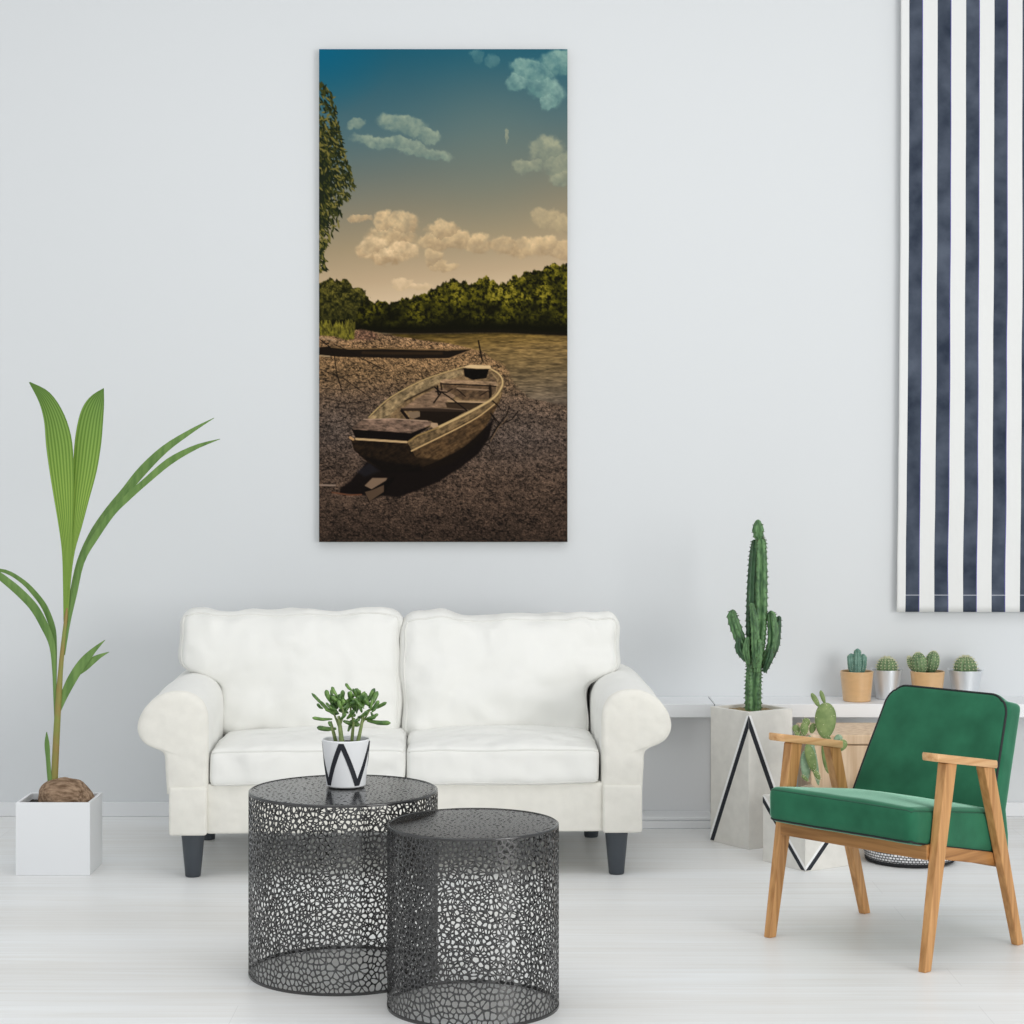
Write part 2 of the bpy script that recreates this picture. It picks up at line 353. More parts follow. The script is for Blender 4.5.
    g = ramp(lum, [(0, C(14, 14, 4)), (0.25, C(44, 44, 10)), (0.55, C(86, 82, 18)), (1, C(150, 138, 48))])
    img = mix(img, g, m)
    # ground and water
    gy = np.interp(X, [319, 345, 356, 375, 385, 430, 500, 568], [332, 331, 329, 331, 333, 333, 332, 335])
    n1 = fbm(X/2.2, Y/1.3, 51, 3, 0.75); n2 = fbm(X/14, Y/7, 55, 4); n3 = fbm(X/1.1, Y/0.9, 57, 2)
    t = np.clip((Y-333)/90, 0, 1)
    mud = ramp(Y, [(333, C(128, 102, 76)), (352, C(134, 106, 74)), (375, C(112, 90, 64)), (400, C(92, 76, 62)), (440, C(78, 66, 58)), (480, C(76, 62, 52)), (542, C(60, 48, 40))])
    n4 = vnoise(X/1.0, Y/0.8, 58); k = 1.03+(n1-0.5)*1.2+(n2-0.5)*0.5+(n3-0.5)*0.9-0.45*(n4 > 0.8)-0.4*np.clip((fbm(X/2.4, Y/1.5, 63, 3, 0.6)-0.56)*9, 0, 1)+0.35*(vnoise(X/1.3, Y/0.9, 59) > 0.9)
    mud = mud*np.clip(k, 0.3, 1.7)[..., None]
    img = mix(img, mud, np.clip((Y-gy)/1.5, 0, 1))
    wet = np.exp(-((X-520)/42)**2-((Y-430)/30)**2)*0.25+np.exp(-((X-335)/22)**2-((Y-425)/22)**2)*0.35
    img = mix(img, C(84, 78, 76)*np.clip(k, 0.5, 1.4)[..., None], wet)
    shore = np.interp(Y, [332, 337, 345, 352, 362, 372, 385, 398, 410], [380, 400, 455, 482, 497, 505, 512, 530, 575])
    wat = np.clip((X-shore-(n2-0.5)*14)/6, 0, 1)*np.clip((Y-gy)/1.5, 0, 1)*np.clip((407-Y)/5, 0, 1)
    rip = fbm(X/9, Y/1.25, 61, 3, 0.7)
    w = ramp(Y+(X-480)*0.05, [(332, C(70, 58, 24)), (338, C(104, 84, 42)), (350, C(124, 102, 62)), (370, C(102, 86, 58)), (400, C(104, 92, 76)), (408, C(86, 76, 66))])
    img = mix(img, w*np.clip(1+(rip-0.5)*1.1, 0.5, 1.6)[..., None], wat)
    img = mix(img, C(20, 16, 8), np.clip(1-np.abs(Y-gy+1)/3.2, 0, 1)*np.clip((X-370)/20, 0, 1)*0.9)
    # bank and grass on the left
    img = mix(img, C(112, 84, 66)*np.clip(k, 0.6, 1.4)[..., None], poly(B((160, 165), (190, 148), (240, 158), (262, 180), (230, 190), (160, 190)), 3))
    gr = poly(B((30, 105), (110, 108), (150, 100), (172, 120), (168, 186), (140, 190), (90, 175), (30, 172)), 3)*np.clip((Y-320+(fbm(X/1.6, Y/20, 73, 2)-0.5)*14)/2, 0, 1)
    gl = np.clip((fbm(X/1.5, Y/3.5, 71, 3, 0.7)-0.25)*1.8, 0, 1)
    img = mix(img, ramp(gl, [(0, C(52, 50, 18)), (1, C(134, 128, 44))]), gr)
    img = mix(img, C(168, 142, 112), line(B((30, 178), (70, 186), (95, 192)), 2.0)*0.6)
    # left bush
    m = poly(A((30, 925), (55, 915), (80, 905), (110, 925), (140, 905), (160, 940), (190, 940), (215, 950), (200, 1000), (180, 1024), (175, 1060), (30, 1062)), 3)
    m = np.clip((m-0.5)*2+(leaf-0.42)*3+0.3, 0, 1)*np.clip(m*3, 0, 1)
    img = mix(img, ramp(np.clip((leaf-0.3)*1.8, 0, 1)*np.clip(1.2-(Y-278)/55, 0.15, 1), [(0, C(24, 26, 8)), (1, C(124, 116, 48))]), m)
    # branches hanging in from the left: many single leaves
    rnd = random.Random(5)
    L = []
    edge = [(85, 4), (92, 12), (105, 17), (120, 19), (135, 22), (150, 25), (165, 31), (178, 36), (190, 36), (200, 30), (205, 20), (215, 23), (225, 22), (235, 14), (242, 10), (252, 3), (260, 7), (268, 9), (272, 4)]
    def ew(y): return float(np.interp(y, [e[0] for e in edge], [e[1] for e in edge]))
    for i in range(1500):
        y = rnd.uniform(84, 272); wd = ew(y)
        dens = 1.0 if 125 < y < 215 else 0.36
        if rnd.random() > dens: continue
        x = 319+wd*rnd.random()**0.85*0.98
        L.append((x, y, rnd.choice([rnd.uniform(-0.6, 2.2), rnd.uniform(0.6, 1.6)]), rnd.uniform(4.2, 8.0), rnd.choice([0, 0, 1, 1, 2])))
    cols = [C(26, 34, 20), C(56, 60, 26), C(112, 106, 52)]
    img0 = mix(img, C(20, 26, 14), np.clip((ramp(Y, [(e[0], (e[1]*0.55,)*3) for e in edge])[..., 0]-(X-319)+(leaf-0.5)*34)/3, 0, 1)*np.where((Y > 128) & (Y < 235), 0.9, 0.0))
    img = img0
    sx = (X[0, 1]-X[0, 0]); sy = (Y[1, 0]-Y[0, 0])
    for x, y, a, ln, c in L:
        i0 = max(int((x-8-319)/sx), 0); i1 = int((x+8-319)/sx)+1; j0 = max(int((y-8-49)/sy), 0); j1 = int((y+8-49)/sy)+1
        xs, ys = X[j0:j1, i0:i1], Y[j0:j1, i0:i1]
        u = (xs-x)*math.cos(a)+(ys-y)*math.sin(a); w_ = -(xs-x)*math.sin(a)+(ys-y)*math.cos(a)
        mm = np.clip(0.5+(0.85*(1-(u/(ln/2))**2)-np.abs(w_))/aa, 0, 1)[..., None]
        img[j0:j1, i0:i1] = img[j0:j1, i0:i1]*(1-mm)+cols[c]*mm
    # far dugout canoe on the mud
    img = mix(img, C(24, 18, 12), poly(B((30, 218), (80, 212), (130, 224), (250, 222), (400, 226), (520, 230), (612, 224), (600, 232), (530, 258), (400, 260), (250, 256), (120, 254), (30, 246))))
    img = mix(img, C(104, 82, 54), line(B((80, 216), (150, 224), (280, 222), (420, 226), (520, 227), (610, 224)), 1.1))
    img = mix(img, C(60, 44, 26), line(B((200, 238), (350, 240), (500, 240)), 2.6, soft=2)*0.5)
    img = mix(img, C(150, 118, 84), line(B((528, 260), (600, 232)), 1.0)*0.7)
    img = mix(img, C(150, 130, 100), line(B((30, 248), (75, 252)), 1.5))
    img = mix(img, C(18, 14, 10), line(B((38, 188), (70, 212), (92, 245), (100, 310), (122, 388)), 1.0))
    img = mix(img, C(18, 14, 10), line(B((90, 205), (150, 232), (200, 262), (290, 305)), 0.9)*0.8)
    for pts in [((40, 300), (110, 330), (170, 320)), ((45, 372), (120, 380), (215, 366)), ((60, 410), (140, 430), (200, 422)), ((120, 330), (190, 380), (250, 420)), ((50, 340), (90, 350)), ((150, 470), (110, 500), (60, 500))]:
        img = mix(img, C(26, 21, 16), line(B(*pts), 0.9)*0.7)
    img = mix(img, C(24, 18, 12), line(B((640, 193), (654, 266)), 1.6))
    # boat shadow, poles
    img = mix(img, C(16, 11, 9), poly(K((0, 790), (60, 745), (150, 640), (260, 620), (420, 600), (840, 430), (880, 380), (850, 500), (790, 590), (700, 660), (560, 750), (440, 800), (330, 838), (250, 828), (120, 826), (0, 815)), 3)*0.97)
    img = mix(img, C(44, 48, 60), poly(K((95, 690), (170, 640), (225, 690), (140, 722)), 5)*0.35)
    img = mix(img, C(12, 9, 7), poly(K((140, 770), (160, 866), (250, 820), (320, 720)), 2))
    img = mix(img, C(118, 98, 80), poly(K((140, 772), (185, 728), (270, 728), (262, 742), (180, 792))))
    img = mix(img, C(80, 64, 50), poly(K((142, 808), (180, 798), (250, 768), (250, 806), (168, 862))))
    img = mix(img, C(140, 122, 108), line(B((36, 740), (95, 741)), 1.6))
    img = mix(img, C(96, 62, 44), line(B((84, 768), (150, 778), (195, 776)), 1.4))
    # hull: outer side, transom
    grain = fbm(X/7, Y/2.0, 81, 4, 0.7); gr2 = 0.45*fbm((X-Y*0.55)/7, (Y+X*0.55)/1.3, 85, 3, 0.7)+0.55*fbm(X/3, Y/3, 88, 3)
    def shade(col, a=0.8, gg=None): return col*np.clip(1+((gr2 if gg is None else gg)-0.5)*a*1.7, 0.3, 1.7)[..., None]
    img = mix(img, shade(C(72, 55, 36), 1.0), poly(K((405, 560))+cr(K((560, 430), (740, 350), (880, 275), (926, 215), (933, 185)))+cr(K((933, 200), (915, 280), (875, 360), (815, 455), (700, 555), (570, 625), (470, 665)))+K((420, 640))))
    img = mix(img, C(20, 14, 8), poly(K((430, 610), (560, 625), (700, 555), (830, 440), (870, 380), (800, 510), (640, 640), (470, 690)), 4)*0.7)
    img = mix(img, shade(C(30, 22, 14), 1.0), poly(K((60, 500), (390, 520), (425, 600), (470, 660), (350, 690), (250, 685), (160, 640), (80, 570))))
    img = mix(img, C(12, 9, 7), poly(K((120, 600), (300, 640), (450, 655), (470, 690), (260, 700)), 5)*0.8)
    # interior
    img = mix(img, shade(C(112, 92, 66), 0.9), poly(K((70, 450))+cr(K((180, 375), (300, 265), (440, 190), (560, 145), (700, 100)))+cr(K((860, 95), (900, 130), (925, 180), (908, 232), (850, 285), (740, 345), (560, 430)))+K((540, 440))))
    img = mix(img, shade(C(130, 112, 82), 0.9), poly(cr(K((165, 390), (300, 272), (400, 210), (540, 152), (700, 108)))+cr(K((705, 140), (560, 190), (420, 260), (360, 300), (270, 390)))))
    img = mix(img, C(34, 26, 18), line(K((370, 290), (440, 255), (530, 212)), 1.6)*0.8)
    img = mix(img, shade(C(120, 98, 78), 0.6, grain), poly(K((360, 330), (460, 262), (560, 215), (690, 225), (640, 280), (600, 300), (620, 325))))
    img = mix(img, C(26, 19, 13), poly(K((455, 345), (720, 348), (600, 420), (560, 430), (520, 405), (420, 395), (425, 380), (455, 378))))
    img = mix(img, C(54, 42, 30), poly(K((600, 300), (820, 300), (740, 345), (610, 328)), 2))
    img = mix(img, shade(C(86, 68, 50), 0.8), poly(K((580, 190), (850, 200), (855, 280), (700, 285), (600, 225))))
    img = mix(img, shade(C(96, 78, 58), 0.8), poly(K((850, 130), (900, 180), (890, 240), (850, 270))))
    # benches
    img = mix(img, C(12, 9, 6), poly(K((705, 105), (850, 108), (835, 160), (760, 170), (710, 150))))
    img = mix(img, C(206, 178, 134), poly(K((700, 98), (738, 84), (858, 88), (862, 106), (780, 106))))
    img = mix(img, shade(C(150, 124, 96), 0.6, grain), poly(K((570, 180), (590, 166), (890, 180), (905, 204), (800, 196), (590, 190))))
    img = mix(img, C(22, 16, 12), line(K((575, 192), (700, 196), (890, 206)), 1.2))
    img = mix(img, C(40, 30, 22), line(K((575, 190), (580, 225)), 1.8)); img = mix(img, C(30, 22, 14), line(K((855, 205), (858, 270)), 3.0))
    img = mix(img, C(140, 116, 92), line(K((668, 218), (845, 228)), 1.5)); img = mix(img, C(30, 22, 16), line(K((668, 224), (715, 264)), 1.2)); img = mix(img, C(36, 26, 20), line(K((845, 232), (800, 258)), 1.2))
    img = mix(img, C(164, 138, 106), line(K((615, 290), (835, 298)), 1.9)); img = mix(img, C(20, 15, 10), line(K((620, 300), (830, 306)), 1.0))
    img = mix(img, C(44, 34, 26), poly(K((345, 330), (520, 326), (735, 338), (722, 352), (350, 346))))
    img = mix(img, C(104, 86, 70), line(K((350, 330), (520, 328), (730, 340)), 0.8)); img = mix(img, C(24, 18, 13), line(K((352, 345), (388, 392)), 3.0))
    img = mix(img, C(118, 100, 80), poly(K((385, 352), (455, 352), (455, 378), (420, 392), (402, 385))))
    # ropes
    for pts, w_ in [(((540, 210), (575, 245), (535, 300)), 1.6), (((545, 235), (610, 240), (640, 222)), 1.2), (((580, 240), (640, 280), (725, 345)), 1.3), (((555, 205), (560, 250)), 1.8)]:
        img = mix(img, C(22, 16, 12), line(K(*pts), w_))
    # stern box
    img = mix(img, C(14, 10, 8), poly(K((68, 450), (400, 470), (520, 430), (430, 490), (385, 520), (90, 502))))
    img = mix(img, shade(C(112, 92, 78), 0.9, grain), poly(K((70, 440), (130, 396), (300, 390), (520, 406), (525, 422), (405, 474), (250, 462), (75, 452))))
    img = mix(img, C(176, 150, 128), line(K((135, 395), (300, 391), (500, 404)), 1.0)*0.8)
    img = mix(img, C(166, 140, 112), poly(K((520, 414), (556, 416), (562, 438), (535, 446), (516, 432))))
    # gunwales
    img = mix(img, C(176, 152, 104), line(cr(K((165, 382), (225, 322), (300, 262), (440, 186), (560, 140), (700, 98))), 1.1))
    img = mix(img, shade(C(104, 86, 60), 0.9), poly(cr(K((388, 530), (430, 492), (560, 436), (750, 345), (870, 280), (915, 230), (932, 180)))+cr(K((932, 200), (915, 268), (870, 322), (740, 398), (560, 492), (410, 575)))))
    img = mix(img, C(190, 164, 116), line(cr(K((560, 440), (740, 352), (865, 280), (912, 228), (928, 180), (908, 138), (862, 108))), 2.4, 1.3))
    img = mix(img, C(140, 116, 74), line(K((390, 522), (440, 488), (560, 440)), 1.6))
    img = mix(img, C(190, 160, 112), line(cr(K((408, 574), (560, 500), (700, 430), (800, 372), (885, 305))), 1.4, 1.0))
    img = mix(img, C(150, 128, 92), line(K((865, 130), (900, 170), (890, 240), (850, 285)), 0.9)*0.8)
    img = mix(img, C(182, 154, 114), line(K((92, 506), (380, 524)), 2.2)); img = mix(img, C(176, 140, 100), line(K((58, 498), (75, 508)), 2.6))
    # twigs and ropes on the right of the boat
    for pts in [((870, 370), (910, 420), (860, 500), (800, 540)), ((965, 320), (950, 370), (900, 430), (850, 510)), ((1015, 350), (980, 395), (910, 430)), ((870, 290), (905, 320), (918, 342)), ((800, 530), (850, 545), (870, 590)), ((860, 360), (890, 410))]:
        img = mix(img, C(20, 15, 11), line(K(*pts), 1.3, 0.8))
    for pts in [((955, 385), (900, 445), (858, 520)),]:
        img = mix(img, C(120, 96, 72), line(K(*pts), 0.7)*0.8)
    vig = 1-0.15*np.clip((Y-500)/42, 0, 1)
    return np.clip(img*vig[..., None]*np.array((1.0, 0.975, 0.955)), 0, 255)

# ---------------------------------------------------------------- shapes
def box(bm, x0, x1, y0, y1, z0, z1, bev=0.0, seg=2):
    b = bmesh.new()
    vs = [b.verts.new((x, y, z)) for x in (x0, x1) for y in (y0, y1) for z in (z0, z1)]
    for f in ((0, 1, 3, 2), (4, 6, 7, 5), (0, 4, 5, 1), (2, 3, 7, 6), (0, 2, 6, 4), (1, 5, 7, 3)): b.faces.new([vs[i] for i in f])
    bmesh.ops.recalc_face_normals(b, faces=b.faces)
    if bev: bmesh.ops.bevel(b, geom=list(b.edges), offset=bev, segments=seg, affect='EDGES', profile=0.5)
    join(bm, b)
def join(bm, b, mtx=None):
    mp = {v: bm.verts.new(mtx @ v.co if mtx else v.co) for v in b.verts}
    for f in b.faces:
        try: bm.faces.new([mp[v] for v in f.verts])
        except ValueError: pass
    b.free()
def loft(bm, rings, closed=True, cap=True):
    R = [[bm.verts.new(p) for p in r] for r in rings]
    n = len(R[0])
    for a, b in zip(R, R[1:]):
        for i in range(n if closed else n-1):
            j = (i+1) % n
            bm.faces.new((a[i], a[j], b[j], b[i]))
    if cap and closed: bm.faces.new(R[0]); bm.faces.new(R[-1])
    return R
def frames(pts):
    pts = [Vector(p) for p in pts]; out = []
    t0 = (pts[1]-pts[0]).normalized()
    up = Vector((0, 0, 1)) if abs(t0.z) < 0.9 else Vector((0, 1, 0))
    n = (up-t0*up.dot(t0)).normalized()
    for i in range(len(pts)):
        t = (pts[min(i+1, len(pts)-1)]-pts[max(i-1, 0)]).normalized()
        n = (n-t*n.dot(t)).normalized(); out.append((pts[i], t, n, t.cross(n)))
    return out
def resample(pts, rad, n):
    pts = [Vector(p) for p in pts]; k = len(pts)-1; P_, R_ = [], []
    for i in range(n):
        f = i*k/(n-1); a = min(int(f), k-1); t = f-a
        p0, p1, p2, p3 = pts[max(a-1, 0)], pts[a], pts[a+1], pts[min(a+2, k)]
        P_.append(0.5*((2*p1)+(p2-p0)*t+(2*p0-5*p1+4*p2-p3)*t*t+(3*p1-p0-3*p2+p3)*t**3))
        R_.append(rad[a]+(rad[a+1]-rad[a])*(t*t*(3-2*t)))
    return P_, R_
def tube(bm, pts, rad, seg=8, n=None, cap=True, closed=False):
    if not isinstance(rad, (list, tuple)): rad = [rad]*len(pts)
    if n: pts, rad = resample(pts, rad, n)
    rings = []
    for (p, t, u, v), r in zip(frames(pts), rad):
        rings.append([p+u*math.cos(2*PI*i/seg)*r+v*math.sin(2*PI*i/seg)*r for i in range(seg)])
    if closed: rings.append(rings[0]); cap = False
    loft(bm, rings, cap=cap)
def lathe(bm, prof, seg=48, c=(0, 0, 0), uvs=None):
    rings = [[Vector((c[0]+r*math.cos(2*PI*i/seg), c[1]+r*math.sin(2*PI*i/seg), c[2]+z)) for i in range(seg)] for r, z in prof]
    loft(bm, rings, cap=False)
    return rings
def disc(bm, r, z, c=(0, 0), seg=40, rings=5, bump=0.0, dome=0.0, seed=0):
    rr = []
    for k in range(rings+1):
        q = r*k/rings
        rr.append([Vector((c[0]+q*math.cos(2*PI*i/seg), c[1]+q*math.sin(2*PI*i/seg), z+dome*(1-(k/rings)**2)+(bump*noise.noise(Vector((q*math.cos(2*PI*i/seg)*60+seed, q*math.sin(2*PI*i/seg)*60, 0))) if k else 0))) for i in range(seg)])
    loft(bm, rr, cap=False)
def ellipsoid(bm, c, r, rot=None, u=16, v=10, amp=0, fr=20):
    c = Vector(c); rings = []
    for j in range(v+1):
        th = PI*j/v
        th = min(max(th, 0.001), PI-0.001)
        ring = []
        for i in range(u):
            ph = 2*PI*i/u
            p = Vector((r[0]*math.sin(th)*math.cos(ph), r[1]*math.sin(th)*math.sin(ph), r[2]*math.cos(th)))
            if amp: p *= 1+amp*noise.noise(p*fr)
            if rot: p = rot @ p
            ring.append(c+p)
        rings.append(ring)
    loft(bm, rings, cap=True)

def soft_map(hx, hy, hz, r, wob=0.0, fr=6.0, seed=0.0, warp=None):
    """a rounded cushion: maps a point of the unit cube's skin to the cushion's skin"""
    def f(u, v, w):
        p = Vector((u*hx, v*hy, w*hz))
        q = Vector((max(-hx+r, min(hx-r, p.x)), max(-hy+r, min(hy-r, p.y)), max(-hz+r, min(hz-r, p.z))))
        d = p-q
        d = d.normalized() if d.length > 1e-9 else Vector((0, 0, 0))
        p = q+d*r
        if warp: p = warp(p, u, v, w)
        if wob: p = p+d*wob*noise.fractal(Vector((p.x*fr+seed, p.y*fr, p.z*fr+seed)), 1.2, 2.0, 2)
        return p
    return f
def soft_mesh(bm, f, nx=30, ny=20, nz=12):
    def grid(n, m, g):
        V = [[bm.verts.new(g(-1+2*i/n, -1+2*j/m)) for j in range(m+1)] for i in range(n+1)]
        for i in range(n):
            for j in range(m): bm.faces.new((V[i][j], V[i+1][j], V[i+1][j+1], V[i][j+1]))
    for s in (-1, 1):
        grid(nx, ny, lambda a, b: f(a, b, s)); grid(nx, nz, lambda a, b: f(a, s, b)); grid(ny, nz, lambda a, b: f(s, a, b))
def loop_pts(g, n=36):
    out = []
    for k in range(4):
        for i in range(n):
            t = -1+2*i/n
            out.append(g(*((t, -1), (1, t), (-t, 1), (-1, -t))[k]))
    return out
def extrude(bm, outline, y0, y1, bev=0.0, seg=3, nseg=1, dome=None):
    """closed x,z outline run from y0 to y1, with a rolled edge at both ends"""
    n = len(outline); cx = sum(p[0] for p in outline)/n; cz = sum(p[1] for p in outline)/n
    if dome: cx, cz = dome
    def inset(d): return [Vector((cx+(p[0]-cx)*(1-d/0.085), cz+(p[1]-cz)*(1-d/0.16))) for p in outline]
    rings = []
    ks = [(bev*(1-math.sin(PI/2*k/seg)), 0) for k in range(seg+1)] if bev else [(0, 0)]
    for d, y in ks: rings.append((inset(d), y0+(bev-math.sqrt(max(bev*bev-(bev-d)**2, 0)) if bev else 0)))
    R = []
    for o, y in rings: R.append([Vector((p[0], y, p[1])) for p in o])
    for k in range(1, nseg): R.append([Vector((p[0], y0+bev+(y1-y0-2*bev)*k/nseg, p[1])) for p in outline])
    for o, y in reversed(rings): R.append([Vector((p[0], y1-(y-y0), p[1])) for p in o])
    if dome:
        dx, dz = dome
        for k_, y_ in ((0.8, -0.003), (0.5, -0.005), (0.2, -0.006)):
            R.insert(0, [Vector((dx+(p[0]-dx)*k_*(1-bev/0.085), y0+y_, dz+(p[1]-dz)*k_*(1-bev/0.16))) for p in outline])
    loft(bm, R, cap=True)
def beam(bm, p0, p1, s0, s1, bev=0.004):
    """tapered bar from p0 to p1; section sizes are (x size, y size) at each end, ends cut level"""
    b = bmesh.new()
    for p, s in ((p0, s0), (p1, s1)):
        for dx, dy in ((-1, -1), (1, -1), (1, 1), (-1, 1)): b.verts.new((p[0]+dx*s[0]/2, p[1]+dy*s[1]/2, p[2]))
    b.verts.ensure_lookup_table(); v = b.verts
    for f in ((3, 2, 1, 0), (4, 5, 6, 7), (0, 1, 5, 4), (1, 2, 6, 5), (2, 3, 7, 6), (3, 0, 4, 7)): b.faces.new([v[i] for i in f])
    if bev: bmesh.ops.bevel(b, geom=list(b.edges), offset=bev, segments=2, affect='EDGES', profile=0.5)
    join(bm, b)

# ---------------------------------------------------------------- the room
bm = bmesh.new(); box(bm, -8, 8, -6, WALL+0.2, -0.1, 0); tag(obj('floor', bm, M['floor'], smooth=False), kind='structure')
bm = bmesh.new(); box(bm, -8, 8, WALL, WALL+0.2, 0, 4.2); tag(obj('wall_back', bm, M['wall'], smooth=False), kind='structure')
bm = bmesh.new(); box(bm, -8, 8, WALL-0.014, WALL, 0, 0.056, 0.003); tag(obj('baseboard_back', bm, M['trimwhite'], smooth=False), kind='structure')

# ---------------------------------------------------------------- printed canvas
CW, CHT, CD = 0.9728, 1.930, 0.032
cv = thing('canvas_picture', 'tall canvas print of a wooden rowing boat on a muddy bank, above the sofa', 'picture', (-0.2692, WALL, 1.079))
nx, ny = 374, 740
cols = paint_scene(nx, ny)/255.0
lin = np.where(cols <= 0.04045, cols/12.92, ((cols+0.055)/1.055)**2.4)
xs = np.linspace(-CW/2, CW/2, nx); zs = np.linspace(CHT, 0, ny)
GX, GZ = np.meshgrid(xs, zs)
co = np.stack([GX, np.full_like(GX, -CD-0.0008), GZ], -1).reshape(-1, 3)
idx = np.arange(nx*ny).reshape(ny, nx)
fc = np.stack([idx[:-1, :-1], idx[1:, :-1], idx[1:, 1:], idx[:-1, 1:]], -1).reshape(-1, 4)
me = bpy.data.meshes.new('printed_face')
me.vertices.add(len(co)); me.vertices.foreach_set('co', co.ravel().astype(np.float32))
me.loops.add(fc.size); me.loops.foreach_set('vertex_index', fc.ravel().astype(np.int32))
me.polygons.add(len(fc)); me.polygons.foreach_set('loop_start', (np.arange(len(fc))*4).astype(np.int32))
me.update(calc_edges=True)
at = me.color_attributes.new('print', 'FLOAT_COLOR', 'POINT')
at.data.foreach_set('color', np.concatenate([lin.reshape(-1, 3), np.ones((nx*ny, 1))], 1).astype(np.float32).ravel())
me.materials.append(M['print']); o = bpy.data.objects.new('printed_face', me); link(o, cv)
bm = bmesh.new(); box(bm, -CW/2, CW/2, -CD, -0.004, 0, CHT, 0.002); obj('stretcher_frame', bm, M['canvas'], cv, smooth=False)

# ---------------------------------------------------------------- striped fabric
per = 28.3*0.003915
def striped():
    t = thing('striped_wall_hanging', 'long navy and white vertically striped fabric panel hanging at the right edge of the wall', 'fabric panel', (1.523, WALL-0.034, 0.805))
    bm = bmesh.new(); uv = bm.loops.layers.uv.new('UVMap')
    W_, H_ = 0.70, 2.50; nx_, nz_ = 90, 90; V = {}
    for i in range(nx_+1):
        for j in range(nz_+1):
            x = W_*i/nx_; z = H_*j/nz_; f = 1-z/H_
            xx = x-0.0105*f*f*(1.6-x/W_)
            xx += 0.0022*noise.noise(Vector((x*3, 0, z*3.2)))*(0.4+f)
            y = 0.006*noise.noise(Vector((x*4+3, 0, z*1.1)))*(0.3+f)+0.004*noise.noise(Vector((x*8, 4, z*5)))*f
            V[i, j] = (bm.verts.new((xx, y, z)), x, z)
    for i in range(nx_):
        for j in range(nz_):
            q = [V[i, j], V[i+1, j], V[i+1, j+1], V[i, j+1]]
            f = bm.faces.new([a[0] for a in q])
            for l, a in zip(f.loops, q): l[uv].uv = ((a[1]-0.033)/per, a[2])
    obj('fabric', bm, M['stripe'], t, smooth='raw', solid=0.0025)
    bm = bmesh.new(); tube(bm, [(-0.06, 0, H_+0.008), (W_+0.06, 0, H_+0.008)], 0.011, 16); obj('rod', bm, M['rod'], t)
    for x in (-0.03, W_+0.03):
        bm = bmesh.new(); box(bm, x-0.006, x+0.006, 0, 0.034, H_-0.004, H_+0.02, 0.002); obj('bracket', bm, M['rod'], t, smooth=False)
striped()

# ---------------------------------------------------------------- wall shelf
t = thing('wall_shelf', 'long low white shelf along the wall, carrying the row of small cactus pots', 'shelf', (0, WALL, 0))
for x0, x1 in ((0.44, 0.770), (0.774, 2.9)):
    bm = bmesh.new(); box(bm, x0, x1, -0.245, -0.0005, 0.419, 0.470, 0.002); obj('shelf_board', bm, M['white'], t, smooth=False)
bm = bmesh.new(); box(bm, 0.767, 0.777, -0.23, -0.01, 0.419, 0.466); obj('joint_strip', bm, M['gap'], t, smooth=False)
bm = bmesh.new(); box(bm, 0.44, 0.765, -0.130, -0.016, 0.0, 0.419); obj('back_panel', bm, M['white'], t, smooth=False)
bm = bmesh.new(); box(bm, 0.44, 0.765, -0.272, -0.130, 0.0, 0.028, 0.003); box(bm, 0.44, 0.765, -0.262, -0.130, 0.028, 0.044, 0.005); obj('plinth', bm, M['white'], t, smooth=False)
bm = bmesh.new(); box(bm, 2.3, 2.33, -0.235, -0.016, 0.0, 0.419, 0.002); obj('side_panel', bm, M['white'], t, smooth=False)

